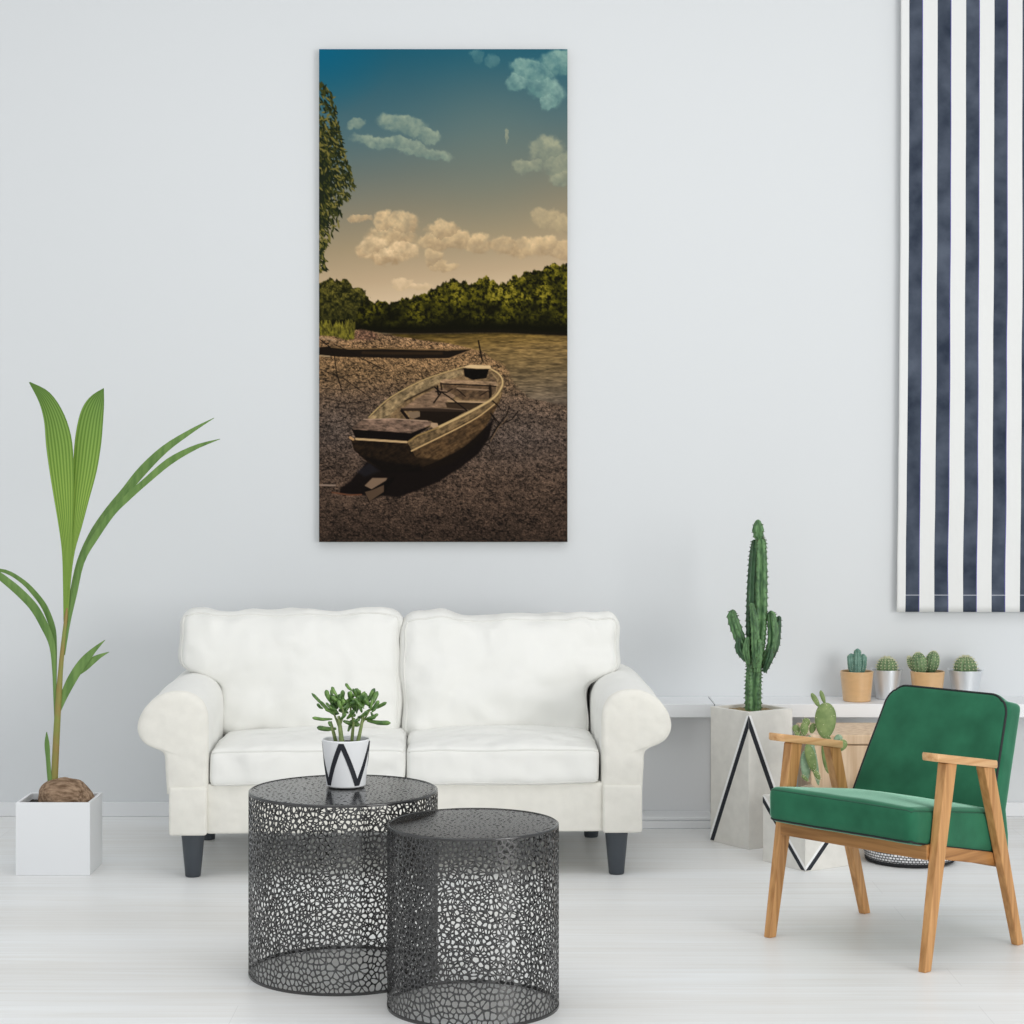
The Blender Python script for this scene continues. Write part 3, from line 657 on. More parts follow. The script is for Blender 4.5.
# ---------------------------------------------------------------- sofa
def sofa():
    t = thing('sofa', 'white slipcovered two-seat sofa with rolled arms and dark tapered legs', 'sofa', (-0.3557, 6.68, 0), math.radians(2.0))
    # under-body and loose skirt
    bm = bmesh.new(); box(bm, -0.665, 0.665, 0.012, 0.84, 0.152, 0.318, 0.010, 3); obj('base', bm, M['sofa2'], t)
    for s in (-1, 1):
        bm = bmesh.new(); box(bm, min(s*0.660, s*0.786), max(s*0.660, s*0.793), -0.009, 0.84, 0.150, 0.311, 0.010, 3); obj('corner_skirt', bm, M['sofa2'], t)
    # back
    bm = bmesh.new(); f = soft_map(0.775, 0.085, 0.26, 0.05, 0.004, 4, 3); soft_mesh(bm, f, 30, 6, 14)
    bmesh.ops.translate(bm, verts=bm.verts, vec=(0, 0.765, 0.545)); obj('back_frame', bm, M['sofa'], t)
    # rolled arms
    prof = [(0, .285), (0, .33), (0, .42), (0, .48), (0.0, .53), (.004, .565), (.020, .598), (.045, .618), (.075, .628), (.108, .630), (.142, .622), (.172, .606), (.200, .580), (.220, .548), (.229, .515),
            (.226, .486), (.212, .462), (.190, .446), (.165, .436), (.146, .424), (.140, .405), (.139, .375), (.137, .34), (.134, .285)]
    for s in (-1, 1):
        bm = bmesh.new()
        ol = [(0.657+u*1.03, z) for u, z in prof]
        # finer outline
        P_, _ = resample([Vector((a, 0, b)) for a, b in ol], [0]*len(ol), 72)
        ol = [(p.x, p.z) for p in P_]
        extrude(bm, ol, 0.0, 0.80, 0.022, 5, 26, (0.735, 0.415))
        for v in bm.verts:
            k = max(0, v.co.z-0.45)/0.18; q = v.co.y/0.80
            v.co.z += 0.012*q*k
            if v.co.y > 0.03: v.co += Vector((noise.noise(v.co*9), 0, noise.noise(v.co*9+Vector((5, 5, 5)))))*0.0045
            else: v.co.y += 0.002*noise.noise(v.co*14)
            v.co.x *= s
        a = obj('arm', bm, [M['sofaarm'], M['sofa2']], t)
        for f_ in a.data.polygons:
            if f_.center.y < 0.0225: f_.material_index = 1
    # seat cushions
    for x0, x1, sd in ((-0.653, -0.0015, 1.0), (0.0015, 0.653, 7.7)):
        hx = (x1-x0)/2; c = Vector(((x0+x1)/2, 0.30, 0.374))
        def warp(p, u, v, w):
            k = (1-abs(u)**3)*(1-max(0, (abs(v)-0.2)/0.8)**3)
            if w > 0 or p.z > 0: p.z += (0.015*k+0.0)*max(0, p.z/0.055)
            p.y -= 0.010*(1-u*u)*(v < -0.5)
            p.z -= 0.004*abs(u)**4*(p.z > 0)
            return p
        g = soft_map(hx, 0.30, 0.064, 0.024, 0.007, 5.5, sd, warp)
        f = lambda u, v, w: g(u, v, w)+c
        bm = bmesh.new(); soft_mesh(bm, f, 44, 30, 8); cu = obj('seat_cushion', bm, M['sofa'], t)
        for w in (1, -1):
            bm = bmesh.new(); lp = loop_pts(lambda a, b: f(a, b, w)+Vector((0, 0, -0.002*w))); tube(bm, lp, 0.0034, 6, closed=True); obj('piping', bm, M['seam'], cu)
    # back cushions, cut out over the arms
    for x0, x1, z1, sd, side in ((-0.825, -0.0185, 0.868, 2.0, -1), (-0.0195, 0.768, 0.846, 11.3, 1)):
        hx = (x1-x0)/2; z0 = 0.405; z1 -= 0.012; hz = (z1-z0)/2; c = Vector(((x0+x1)/2, 0.575, (z0+z1)/2))
        narrow = 0.150 if side < 0 else 0.114
        def warp(p, u, v, w, hx=hx, hz=hz, side=side, narrow=narrow):
            zz = p.z/hz
            k = 1/(1+math.exp((zz+0.02)*16))                     # 1 low down, 0 above the arms
            out = (p.x*side+hx)/(2*hx)
            p.x -= side*narrow*k*out**2.0
            bul = (1-abs(u)**2.6)*(1-abs(w)**2.6)
            p.y += (0.055 if v > 0 else -0.055)*bul*(abs(v) > 0.5)
            p.y += 0.10*(p.z+hz)/(2*hz)-0.055
            p.z += (0.008*noise.noise(Vector((u*2.3, side*3.1, 0)))+0.004*noise.noise(Vector((u*7, side, 2))))*max(0, w)
            gather = math.sin(u*30+7*noise.noise(Vector((u*3, side, w*2))))*0.0045*max(0, zz)**3*max(0, 0.3+noise.noise(Vector((u*2.2, side*5, 1))))*2
            if v < 0: p.y += gather
            return p
        g = soft_map(hx, 0.075, hz, 0.05, 0.024, 5.0, sd, warp)
        f = lambda u, v, w: g(u, v, w)+c
        bm = bmesh.new(); soft_mesh(bm, f, 60, 8, 44); cu = obj('back_cushion', bm, M['sofa'], t)
        bm = bmesh.new(); lp = loop_pts(lambda a, b: f(a, -1, b)+Vector((0, -0.001, 0)), 44); tube(bm, lp, 0.0036, 6, closed=True); obj('piping', bm, M['seam'], cu)
    # legs
    for x, y in ((-0.715, 0.072), (0.712, 0.065), (-0.742, 0.73), (0.676, 0.73)):
        bm = bmesh.new(); loft(bm, [[Vector((x+r*math.cos(2*PI*i/28), y+r*math.sin(2*PI*i/28), z)) for i in range(28)] for r, z in ((0.023, 0), (0.026, 0.003), (0.040, 0.152))]); obj('leg', bm, M['sofaleg'], t, auto=50)
sofa()

# ---------------------------------------------------------------- perforated metal tables
def voronoi_cells(pts):
    """one closed cell outline per point of a 2-D set"""
    vs, es, fs, *_ = delaunay_2d_cdt([Vector(p) for p in pts], [], [], 0, 1e-7)
    around = {}
    for f in fs:
        a, b, c = [vs[i] for i in f]
        d = 2*(a.x*(b.y-c.y)+b.x*(c.y-a.y)+c.x*(a.y-b.y))
        if abs(d) < 1e-12: continue
        A2, B2, C2 = a.length_squared, b.length_squared, c.length_squared
        cc = Vector(((A2*(b.y-c.y)+B2*(c.y-a.y)+C2*(a.y-b.y))/d, (A2*(c.x-b.x)+B2*(a.x-c.x)+C2*(b.x-a.x))/d))
        for i in f: around.setdefault(i, []).append(cc)
    out = []
    for i, p in enumerate(vs):
        q = around.get(i, [])
        if len(q) < 3: continue
        q = sorted(q, key=lambda s: math.atan2(s.y-p.y, s.x-p.x)); out.append((p, q))
    return out
def lattice(bm, cells, keep, place, bar=0.0011):
    for p, q in cells:
        if not keep(p): continue
        cl = []
        for s in q:
            if not cl or (s-cl[-1]).length > 0.0012: cl.append(s)
        if len(cl) > 2 and (cl[0]-cl[-1]).length < 0.0012: cl.pop()
        if len(cl) < 3: continue
        c = sum(cl, Vector((0, 0)))/len(cl)
        dist = min(((b-a).normalized().cross(c-a) if False else abs((b-a).x*(c-a).y-(b-a).y*(c-a).x)/((b-a).length+1e-9)) for a, b in zip(cl, cl[1:]+cl[:1]))
        k = max(0.0, 1-bar/max(dist, 1e-4))
        if k < 0.15:
            bm.faces.new([bm.verts.new(place(s)) for s in cl]); continue
        o_, i_ = [], []
        for a, b in zip(cl, cl[1:]+cl[:1]):
            m = (a+b)/2
            o_ += [a, m]; i_ += [c+(a-c)*k*0.86, c+(m-c)*k]
        O = [bm.verts.new(place(s)) for s in o_]; I = [bm.verts.new(place(s)) for s in i_]
        for j in range(len(O)):
            h = (j+1) % len(O); bm.faces.new((O[j], O[h], I[h], I[j]))
def drum(label, x, y, r, h, seed):
    t = thing('perforated_metal_table', label, 'side table', (x, y, 0), group='perforated metal drum tables')
    rnd = random.Random(seed); C_ = 2*PI*r; sx, sz = 0.0122, 0.0158
    z0, z1 = 0.006, h-0.006
    nx_ = round(C_/sx); nz_ = round((z1-z0)/sz); base = []
    for j in range(nz_):
        for i in range(nx_):
            if rnd.random() < 0.13: continue
            base.append(((i+0.5*(j % 2)+rnd.uniform(-.46, .46)+0.25)*C_/nx_ % C_, z0+(j+0.5+rnd.uniform(-.42, .42))*(z1-z0)/nz_))
    pts = list(base)
    pts += [(a+C_, b) for a, b in base if a < 0.12]+[(a-C_, b) for a, b in base if a > C_-0.12]
    pts += [(a, 2*z0-b) for a, b in pts if b < z0+0.08]+[(a, 2*z1-b) for a, b in pts if b > z1-0.08]
    bm = bmesh.new()
    lattice(bm, voronoi_cells(pts), lambda p: 0 <= p.x < C_ and z0 < p.y < z1, lambda s: (r*math.cos(s.x/r), r*math.sin(s.x/r), s.y))
    obj('perforated_side', bm, M['metal'], t, smooth=False, solid=0.0016)
    R = r-0.006; base = []
    m = int(2*R/0.0125)
    for i in range(m):
        for j in range(m):
            a = -R+(i+0.5+rnd.uniform(-.45, .45))*0.0125; b = -R+(j+0.5+rnd.uniform(-.45, .45))*0.0125
            if math.hypot(a, b) < R-0.003 and rnd.random() > 0.12: base.append((a, b))
    pts = list(base)
    for a, b in base:
        q = math.hypot(a, b)
        if q > R-0.06: pts.append((a*(2*R-q)/q, b*(2*R-q)/q))
    bm = bmesh.new()
    lattice(bm, voronoi_cells(pts), lambda p: p.length < R, lambda s: (s.x, s.y, h-0.003), 0.0036)
    obj('perforated_top', bm, M['metal'], t, smooth=False, solid=0.0020)
    bm = bmesh.new(); lathe(bm, [(r-0.0075, h-0.0045), (r-0.0075, h-0.0015), (r-0.003, h), (r+0.0006, h-0.002), (r+0.0006, h-0.007), (r-0.0016, h-0.007), (r-0.0016, h-0.0045), (r-0.0075, h-0.0045)], 96); obj('top_rim', bm, M['metal'], t)
    bm = bmesh.new(); lathe(bm, [(r-0.003, 0), (r+0.0015, 0), (r+0.0015, 0.007), (r-0.003, 0.007), (r-0.003, 0)], 96); obj('bottom_rim', bm, M['metal'], t, auto=40)
    return t
drum('taller perforated black metal drum table in front of the sofa, carrying the small jade plant', -0.4616, 5.479, 0.2575, 0.499, 4)
drum('lower perforated black metal drum table in front, with a bare top', -0.100, 5.138, 0.2197, 0.469, 9)

# ---------------------------------------------------------------- jade plant
def cone_pot(t, r0, r1, h, m, wall=0.004, seg=48, lip=0.0):
    bm = bmesh.new()
    prof = [(0.0005, 0), (r0-0.004, 0), (r0, 0.003), (r1, h-0.002)]
    if lip: prof += [(r1+lip, h-0.001), (r1+lip, h+0.001)]
    prof += [(r1-wall*0.5, h), (r1-wall, h-0.002), (r0-wall+(r1-r0)*0.3, h*0.3), (0.0005, h*0.3)]
    lathe(bm, prof, seg); return obj('pot', bm, m, t, auto=35)
def jade():
    D, s = 5.53, 5.53/F/7.88
    t = thing('potted_jade_plant', 'small jade plant with finger-like leaves in a white pot with black zigzag lines', 'potted plant', (-0.459, D, 0.500))
    r0, r1, h = 0.054, 0.066, 0.130
    cone_pot(t, r0, r1, h, M['white'])
    bm = bmesh.new(); disc(bm, 0.060, 0.116, bump=0.004, seed=3); obj('soil', bm, M['soil'], t)
    an = [math.radians(a-90) for a in (-97, -52, -7, 38, 83, 128, 173, 218, 263)]
    for i in range(8):
        a0, a1 = an[i], an[i+1]; z0, z1 = (h-0.006, 0.006) if i % 2 == 0 else (0.006, h-0.006)
        bm = bmesh.new(); wd = 0.0068; rings = []
        for k in range(15):
            q = k/14; a = a0+(a1-a0)*q; z = z0+(z1-z0)*q; R = r0+(r1-r0)*z/h+0.0012
            da = wd/R*1.05
            rings.append([Vector((R_*math.cos(a+e), R_*math.sin(a+e), z)) for R_, e in ((R, -da), (R, da), (R-0.0016, da), (R-0.0016, -da))])
        loft(bm, rings); obj('black_stripe', bm, M['blackline'], t, smooth=False)
    q = lambda x, y, d=0: Vector(((300+x/7.88-346)*5.53/F, d, (CH-(670+y/7.88-PY)*5.53/F)-0.500))
    bm = bmesh.new()
    for pts, w in [(((335, 590, -.012), (322, 480, -.01), (308, 360, -.012)), (22, 18, 12)), (((285, 590, .01), (262, 500, .012), (238, 410, .01)), (16, 14, 10)), (((405, 590, .01), (412, 500, .01), (425, 380, 0)), (14, 13, 9)), (((452, 590, -.01), (478, 470, -.005), (502, 340, 0)), (17, 14, 10)),
                   (((320, 470, -.01), (290, 400, 0), (262, 330, .0)), (10, 9, 7)), (((425, 420, 0), (400, 330, .01), (390, 230, .01)), (9, 8, 6)), (((322, 420, -.01), (345, 340, -.02), (330, 260, -.02)), (9, 8, 6)), (((490, 420, 0), (530, 350, -.01), (560, 300, -.01)), (8, 7, 5))]:
        tube(bm, [q(*p) for p in pts], [x*s for x in w], 10, 8)
    obj('stem', bm, M['jadestem'], t)
    rnd = random.Random(2)
    L = [(230, 310, 90, 185, 13), (270, 350, 150, 250, 15), (290, 300, 190, 190, 12), (240, 240, 210, 150, 19), (300, 200, 255, 125, 14), (290, 310, 262, 200, 21), (330, 250, 345, 165, 13), (255, 385, 95, 378, 14), (280, 470, 125, 465, 20), (350, 340, 410, 200, 20),
         (412, 160, 358, 106, 13), (420, 215, 438, 150, 12), (465, 220, 470, 160, 11), (425, 300, 512, 170, 17), (340, 405, 465, 442, 20), (370, 385, 430, 310, 17), (420, 400, 470, 385, 15), (375, 490, 405, 400, 15), (470, 300, 520, 190, 16), (510, 280, 582, 155, 19), (545, 300, 607, 175, 20),
         (550, 315, 682, 256, 15), (520, 330, 620, 280, 14), (530, 375, 618, 345, 13), (530, 402, 715, 414, 19), (510, 395, 600, 360, 17), (300, 335, 195, 305, 16), (250, 440, 230, 400, 13), (390, 260, 322, 300, 14), (300, 350, 240, 330, 16), (330, 300, 310, 230, 17),
         (350, 330, 300, 320, 14), (440, 330, 400, 260, 15), (390, 230, 385, 170, 14), (490, 330, 470, 250, 15), (480, 360, 540, 310, 15), (270, 290, 235, 230, 14), (390, 330, 430, 370, 14), (560, 330, 590, 385, 13), (500, 350, 450, 390, 14), (320, 380, 370, 330, 13), (430, 250, 470, 200, 14), (180, 300, 145, 255, 12)]
    for k in range(50):
        cx, cy = rnd.choice([(300, 300), (330, 260), (400, 250), (430, 310), (500, 290), (550, 300), (270, 260), (470, 240), (360, 320)])
        a_ = rnd.uniform(-2.6, -0.5); l_ = rnd.uniform(50, 100); x_ = cx+rnd.uniform(-20, 20); y_ = cy+rnd.uniform(-20, 30)
        L.append((x_, y_, x_+math.cos(a_)*l_, y_+math.sin(a_)*l_, rnd.uniform(11, 17)))
    bm = bmesh.new()
    for x0, y0, x1, y1, w in L:
        d0 = rnd.uniform(-.022, .022); d1 = d0*1.2+rnd.uniform(-.022, .022)
        a, b = q(x0, y0, d0), q(x1, y1, d1); mid = (a+b)/2+Vector((0, 0, -0.0025))
        ww = w*s
        tube(bm, [a, a.lerp(mid, 0.5), mid, b.lerp(mid, 0.3), b], [ww*0.45, ww*0.75, ww*0.95, ww*1.0, ww*0.25], 10, 12)
    obj('leaves', bm, M['jade'], t)
jade()

# ---------------------------------------------------------------- sprouting coconut in its white box
def palm():
    D = 6.84; s = D/F; ox = -1.5475
    t = thing('potted_coconut_palm', 'young coconut palm sprouting from a brown coconut in a square white planter', 'potted plant', (ox, 6.739, 0))
    h, w, dp = 0.2456, 0.1255, 0.205
    bm = bmesh.new()
    o0 = [(-w, 0), (w, 0), (w, dp), (-w, dp)]; k = 0.010; i0 = [(-w+k, k), (w-k, k), (w-k, dp-k), (-w+k, dp-k)]
    loft(bm, [[Vector((x, y, z)) for x, y in o] for o, z in ((o0, 0), (o0, h), (i0, h), (i0, h-0.05))])
    o = obj('pot', bm, M['white'], t, smooth=False); md = o.modifiers.new('soft_edge', 'BEVEL'); md.width = 0.0016; md.segments = 2
    bm = bmesh.new()
    nn = 14; V = [[bm.verts.new((-w+k+(2*w-2*k)*i/nn, k+(dp-2*k)*j/nn, h-0.022+0.006*noise.noise(Vector((i*.9, j*.9, 0))))) for j in range(nn+1)] for i in range(nn+1)]
    for i in range(nn):
        for j in range(nn): bm.faces.new((V[i][j], V[i+1][j], V[i+1][j+1], V[i][j+1]))
    obj('soil', bm, M['soil'], t)
    q = lambda x, y, d=0.0: Vector(((x-PX)*(D+d)/F-ox, D+d-6.739, CH-(y-PY)*(D+d)/F))
    bm = bmesh.new(); ellipsoid(bm, q(66, 797), (0.094, 0.080, 0.066), Matrix.Rotation(0.12, 3, 'Y'), 32, 22, 0.10, 22)
    for v in bm.verts:
        if v.co.x > q(84, 0).x: v.co.z -= 0.3*(v.co.x-q(84, 0).x)
    obj('coconut', bm, M['husk'], t)
    bm = bmesh.new(); tube(bm, [q(54, 790), q(56, 745), q(58.5, 700), q(61.5, 660), q(65.5, 622), q(67, 608)], [0.0125, 0.0118, 0.0108, 0.0080, 0.0065, 0.003], 12, 26); obj('stem', bm, M['stem'], t)
    def blade(left, right, d, pleat=6, amp=0.0022, fold=0.0, n=34, v0=0.0, m_='leaf'):
        def lerp(pts, f):
            P_, _ = resample([Vector((a, b, 0)) for a, b in pts], [0]*len(pts), 3) if False else (None, None)
            k_ = (len(pts)-1)*f; i = min(int(k_), len(pts)-2); r = k_-i
            p0, p1, p2, p3 = [Vector(pts[max(0, min(len(pts)-1, i+e))]) for e in (-1, 0, 1, 2)]
            return 0.5*((2*p1)+(p2-p0)*r+(2*p0-5*p1+4*p2-p3)*r*r+(3*p1-p0-3*p2+p3)*r**3)
        m = pleat*2; bm = bmesh.new(); uv = bm.loops.layers.uv.new('UVMap'); G = []
        for j in range(n+1):
            f = j/n; a, b = lerp(left, f), lerp(right, f); dd = d[0]+(d[1]-d[0])*f*f
            wd = (b-a).length; row = []
            for i in range(m+1):
                e = i/m; c = a.lerp(b, e)
                dz = amp*min(1, wd/12)*(1 if i % 2 else -1)+fold*abs(e-0.5)*2*min(1, wd/14)
                row.append((bm.verts.new(q(c.x, c.y, dd+dz)), e, v0+(1-v0)*f))
            G.append(row)
        for j in range(n):
            for i in range(m):
                c4 = (G[j][i], G[j][i+1], G[j+1][i+1], G[j+1][i])
                f_ = bm.faces.new([c[0] for c in c4])
                for l, c in zip(f_.loops, c4): l[uv].uv = (c[1], c[2])
        return obj('leaf', bm, M[m_], t, smooth='raw', solid=0.0008)
    def ribbon(c, w_, d, **kw):
        L_, R_ = [], []
        for i in range(len(c)):
            a = Vector(c[max(i-1, 0)]); b = Vector(c[min(i+1, len(c)-1)]); tt = (b-a).normalized(); nr = Vector((-tt.y, tt.x))
            L_.append(tuple(Vector(c[i])-nr*w_[i]/2)); R_.append(tuple(Vector(c[i])+nr*w_[i]/2))
        return blade(L_, R_, d, m_='leafdark', **kw)
    blade([(63.5, 622), (63, 585), (62, 553), (58.6, 526), (53.5, 496), (49, 468), (46, 445), (44, 421), (39, 402), (29, 382.5)],
          [(67.5, 622), (69.5, 585), (72.6, 553), (72.8, 526), (73.6, 496), (73.6, 468), (71.5, 438), (63, 412), (49, 392), (30, 382)], (0, -0.05), pleat=7, fold=0.006)
    blade([(65, 622), (67.5, 585), (70.5, 553), (71, 526), (71.5, 496), (73, 465), (75.5, 435), (81, 411), (90, 397), (103, 388.5)],
          [(68.2, 622), (70.5, 585), (74.5, 553), (82, 526), (89.5, 498), (96.5, 472), (101, 445), (103, 422), (104, 404), (103.8, 388)], (0.0, 0.03), pleat=6, fold=0.006)
    ribbon([(63.5, 655), (68, 622), (72.5, 592), (80, 560), (94, 532), (110, 509), (124, 493), (143, 470), (166, 448), (193, 430), (214, 418)], [2, 3, 5, 5.5, 7.5, 7.5, 8.5, 9.5, 7.5, 4, 0.5], (0, 0.10), pleat=3, fold=0.004)
    ribbon([(64, 655), (69, 622), (74.5, 594), (82, 561), (96, 536), (112, 513), (127, 498), (146, 481), (170, 461), (196, 447), (220, 439)], [2, 3, 5, 5.5, 6.5, 6.5, 6.5, 6.5, 7, 4.5, 0.5], (0, -0.08), pleat=3, fold=0.004)
    ribbon([(57, 740), (55, 695), (54, 668), (52, 645), (45, 627), (35, 609), (24, 596.5), (10, 584), (-8, 571), (-26, 566)], [4, 3.5, 4, 6, 8, 8.5, 8.5, 8, 6, 1], (0, -0.12), pleat=3, fold=0.004)
    ribbon([(57, 740), (55.4, 695), (54.8, 668), (54.4, 646), (52.5, 628), (45, 608), (35, 594), (22, 581), (4, 571), (-20, 569)], [3, 2.5, 4, 5, 6, 6, 5.5, 4.5, 3.5, 1], (0, 0.05), pleat=3, fold=0.004)
    ribbon([(59.5, 712), (63, 699), (69, 685), (77, 671), (85, 660), (94, 650), (105, 640)], [2, 6.5, 9, 9.5, 8.5, 5, 0.5], (0, 0.02), pleat=3, fold=0.004)
    ribbon([(77, 675), (84, 668), (92, 661), (100, 656), (109, 652)], [3, 7, 7, 4, 0.5], (0.01, 0.03), pleat=3, fold=0.003)
    ribbon([(50.5, 786), (49, 772), (48, 758), (47, 744), (46.6, 732)], [5, 4.5, 4.5, 5, 0.8], (-0.01, -0.01), pleat=2, fold=0.003)
palm()

# ---------------------------------------------------------------- cacti
def ribbed(bm, pts, rad, ribs=5, deep=0.42, n=40, serr=0.10, teeth=16, seg=None, sharp=0.8, tips=None):
    seg = seg or ribs*8
    P_, R_ = resample(pts, rad, n); rings = []
    for j, ((p, t_, u, v), r) in enumerate(zip(frames(P_), R_)):
        ring = []
        for i in range(seg):
            a = 2*PI*i/seg; c = abs(math.cos(ribs*a/2))**sharp
            k = 1-deep+deep*c
            k += serr*(c**6)*(0.5+0.5*math.sin(j/n*teeth*2*PI))
            ring.append(p+(u*math.cos(a)+v*math.sin(a))*r*k)
            if tips is not None and i % (seg//ribs) == 0 and (j*teeth//n) != ((j-1)*teeth//n): tips.append((ring[-1], (ring[-1]-p).normalized()))
        rings.append(ring)
    tip = P_[-1]+(P_[-1]-P_[-2]).normalized()*R_[-1]*0.5
    rings.append([tip+(q-P_[-1])*0.35 for q in rings[-1]])
    loft(bm, rings)
def spikes(bm, pts, nrms, ln, r, rnd, jit=0.5, k=3):
    for p, n_ in zip(pts, nrms):
        for _ in range(k):
            d = (n_+Vector((rnd.uniform(-jit, jit), rnd.uniform(-jit, jit), rnd.uniform(-jit, jit)))).normalized()
            e = p+d*ln*rnd.uniform(0.7, 1.2); s_ = d.orthogonal().normalized()*r; w_ = d.cross(s_)
            a = [bm.verts.new(p+s_), bm.verts.new(p-s_*0.5+w_*0.87), bm.verts.new(p-s_*0.5-w_*0.87), bm.verts.new(e)]
            for f in ((0, 1, 3), (1, 2, 3), (2, 0, 3)): bm.faces.new([a[i] for i in f])
def square_planter(label, name, C_, L_, R_, h, sets):
    """square concrete planter from its three visible floor corners; sets: (corner from, corner to, rises)"""
    ctr = (Vector(L_)+Vector(R_))/2
    t = thing(name, label, 'potted plant', (ctr.x, ctr.y, 0))
    Cc = Vector(C_)-ctr; Ll = Vector(L_)-ctr; Rr = Vector(R_)-ctr; Bb = -Cc
    o = [Cc, Rr, Bb, Ll]; i = [p*0.86 for p in o]
    bm = bmesh.new(); loft(bm, [[Vector((p.x, p.y, z)) for p in r] for r, z in ((o, 0), (o, h), (i, h), (i, h-0.04))])
    ob = obj('pot', bm, M['concrete'], t, smooth=False); md = ob.modifiers.new('soft_edge', 'BEVEL'); md.width = 0.0015; md.segments = 2
    def strip(a, b, za, zb, w0, w1, m, nm):        # thin band of paint on the face between corners a and b
        d = (b-a); Ln = d.length; d = d/Ln; nr = Vector((d.y, -d.x))
        if nr.dot((a+b)/2) < 0: nr = -nr
        sgn = 1 if zb > za else -1; run = Vector((Ln, zb-za)); rl = run.length; off = Vector((-run.y, run.x))/rl
        ang = rl/abs(run.y)
        bm = bmesh.new(); rings = []
        q4 = [(0+w0*ang, za), (0+w1*ang, za), (Ln+w1*ang, zb), (Ln+w0*ang, zb)]
        # clip against the face's own two corners
        pl = []
        for (x0, y0), (x1, y1) in zip(q4, q4[1:]+q4[:1]): pl.append((x0, y0))
        def clip(pl, f):
            out = []
            for A_, B_ in zip(pl, pl[1:]+pl[:1]):
                fa, fb = f(A_), f(B_)
                if fa >= 0: out.append(A_)
                if (fa >= 0) != (fb >= 0):
                    k = fa/(fa-fb); out.append((A_[0]+(B_[0]-A_[0])*k, A_[1]+(B_[1]-A_[1])*k))
            return out
        pl = clip(pl, lambda p: p[0]-0.0004); pl = clip(pl, lambda p: Ln-0.0004-p[0])
        f3 = [a+d*x+nr*0.0008 for x, z in pl]; f4 = [a+d*x for x, z in pl]
        loft(bm, [[Vector((p.x, p.y, z)) for p, (x, z) in zip(f4, pl)], [Vector((p.x, p.y, z)) for p, (x, z) in zip(f3, pl)]])
        obj(nm, bm, m, t, smooth=False)
    return t, ctr, i, strip, dict(C=Cc, L=Ll, R=Rr)

def fill(t, i, z, m, bump=0.006, dome=0.0):
    bm = bmesh.new(); nn = 14; V = []
    for a in range(nn+1):
        V.append([])
        for b in range(nn+1):
            e, f = a/nn, b/nn; p = (i[0]*(1-e)+i[1]*e)*(1-f)+(i[3]*(1-e)+i[2]*e)*f
            V[-1].append(bm.verts.new((p.x, p.y, z+bump*noise.noise(Vector((p.x*50, p.y*50, 0)))+dome*math.sin(PI*e)*math.sin(PI*f))))
    for a in range(nn):
        for b in range(nn): bm.faces.new((V[a][b], V[a+1][b], V[a+1][b+1], V[a][b+1]))
    obj('soil', bm, m, t)

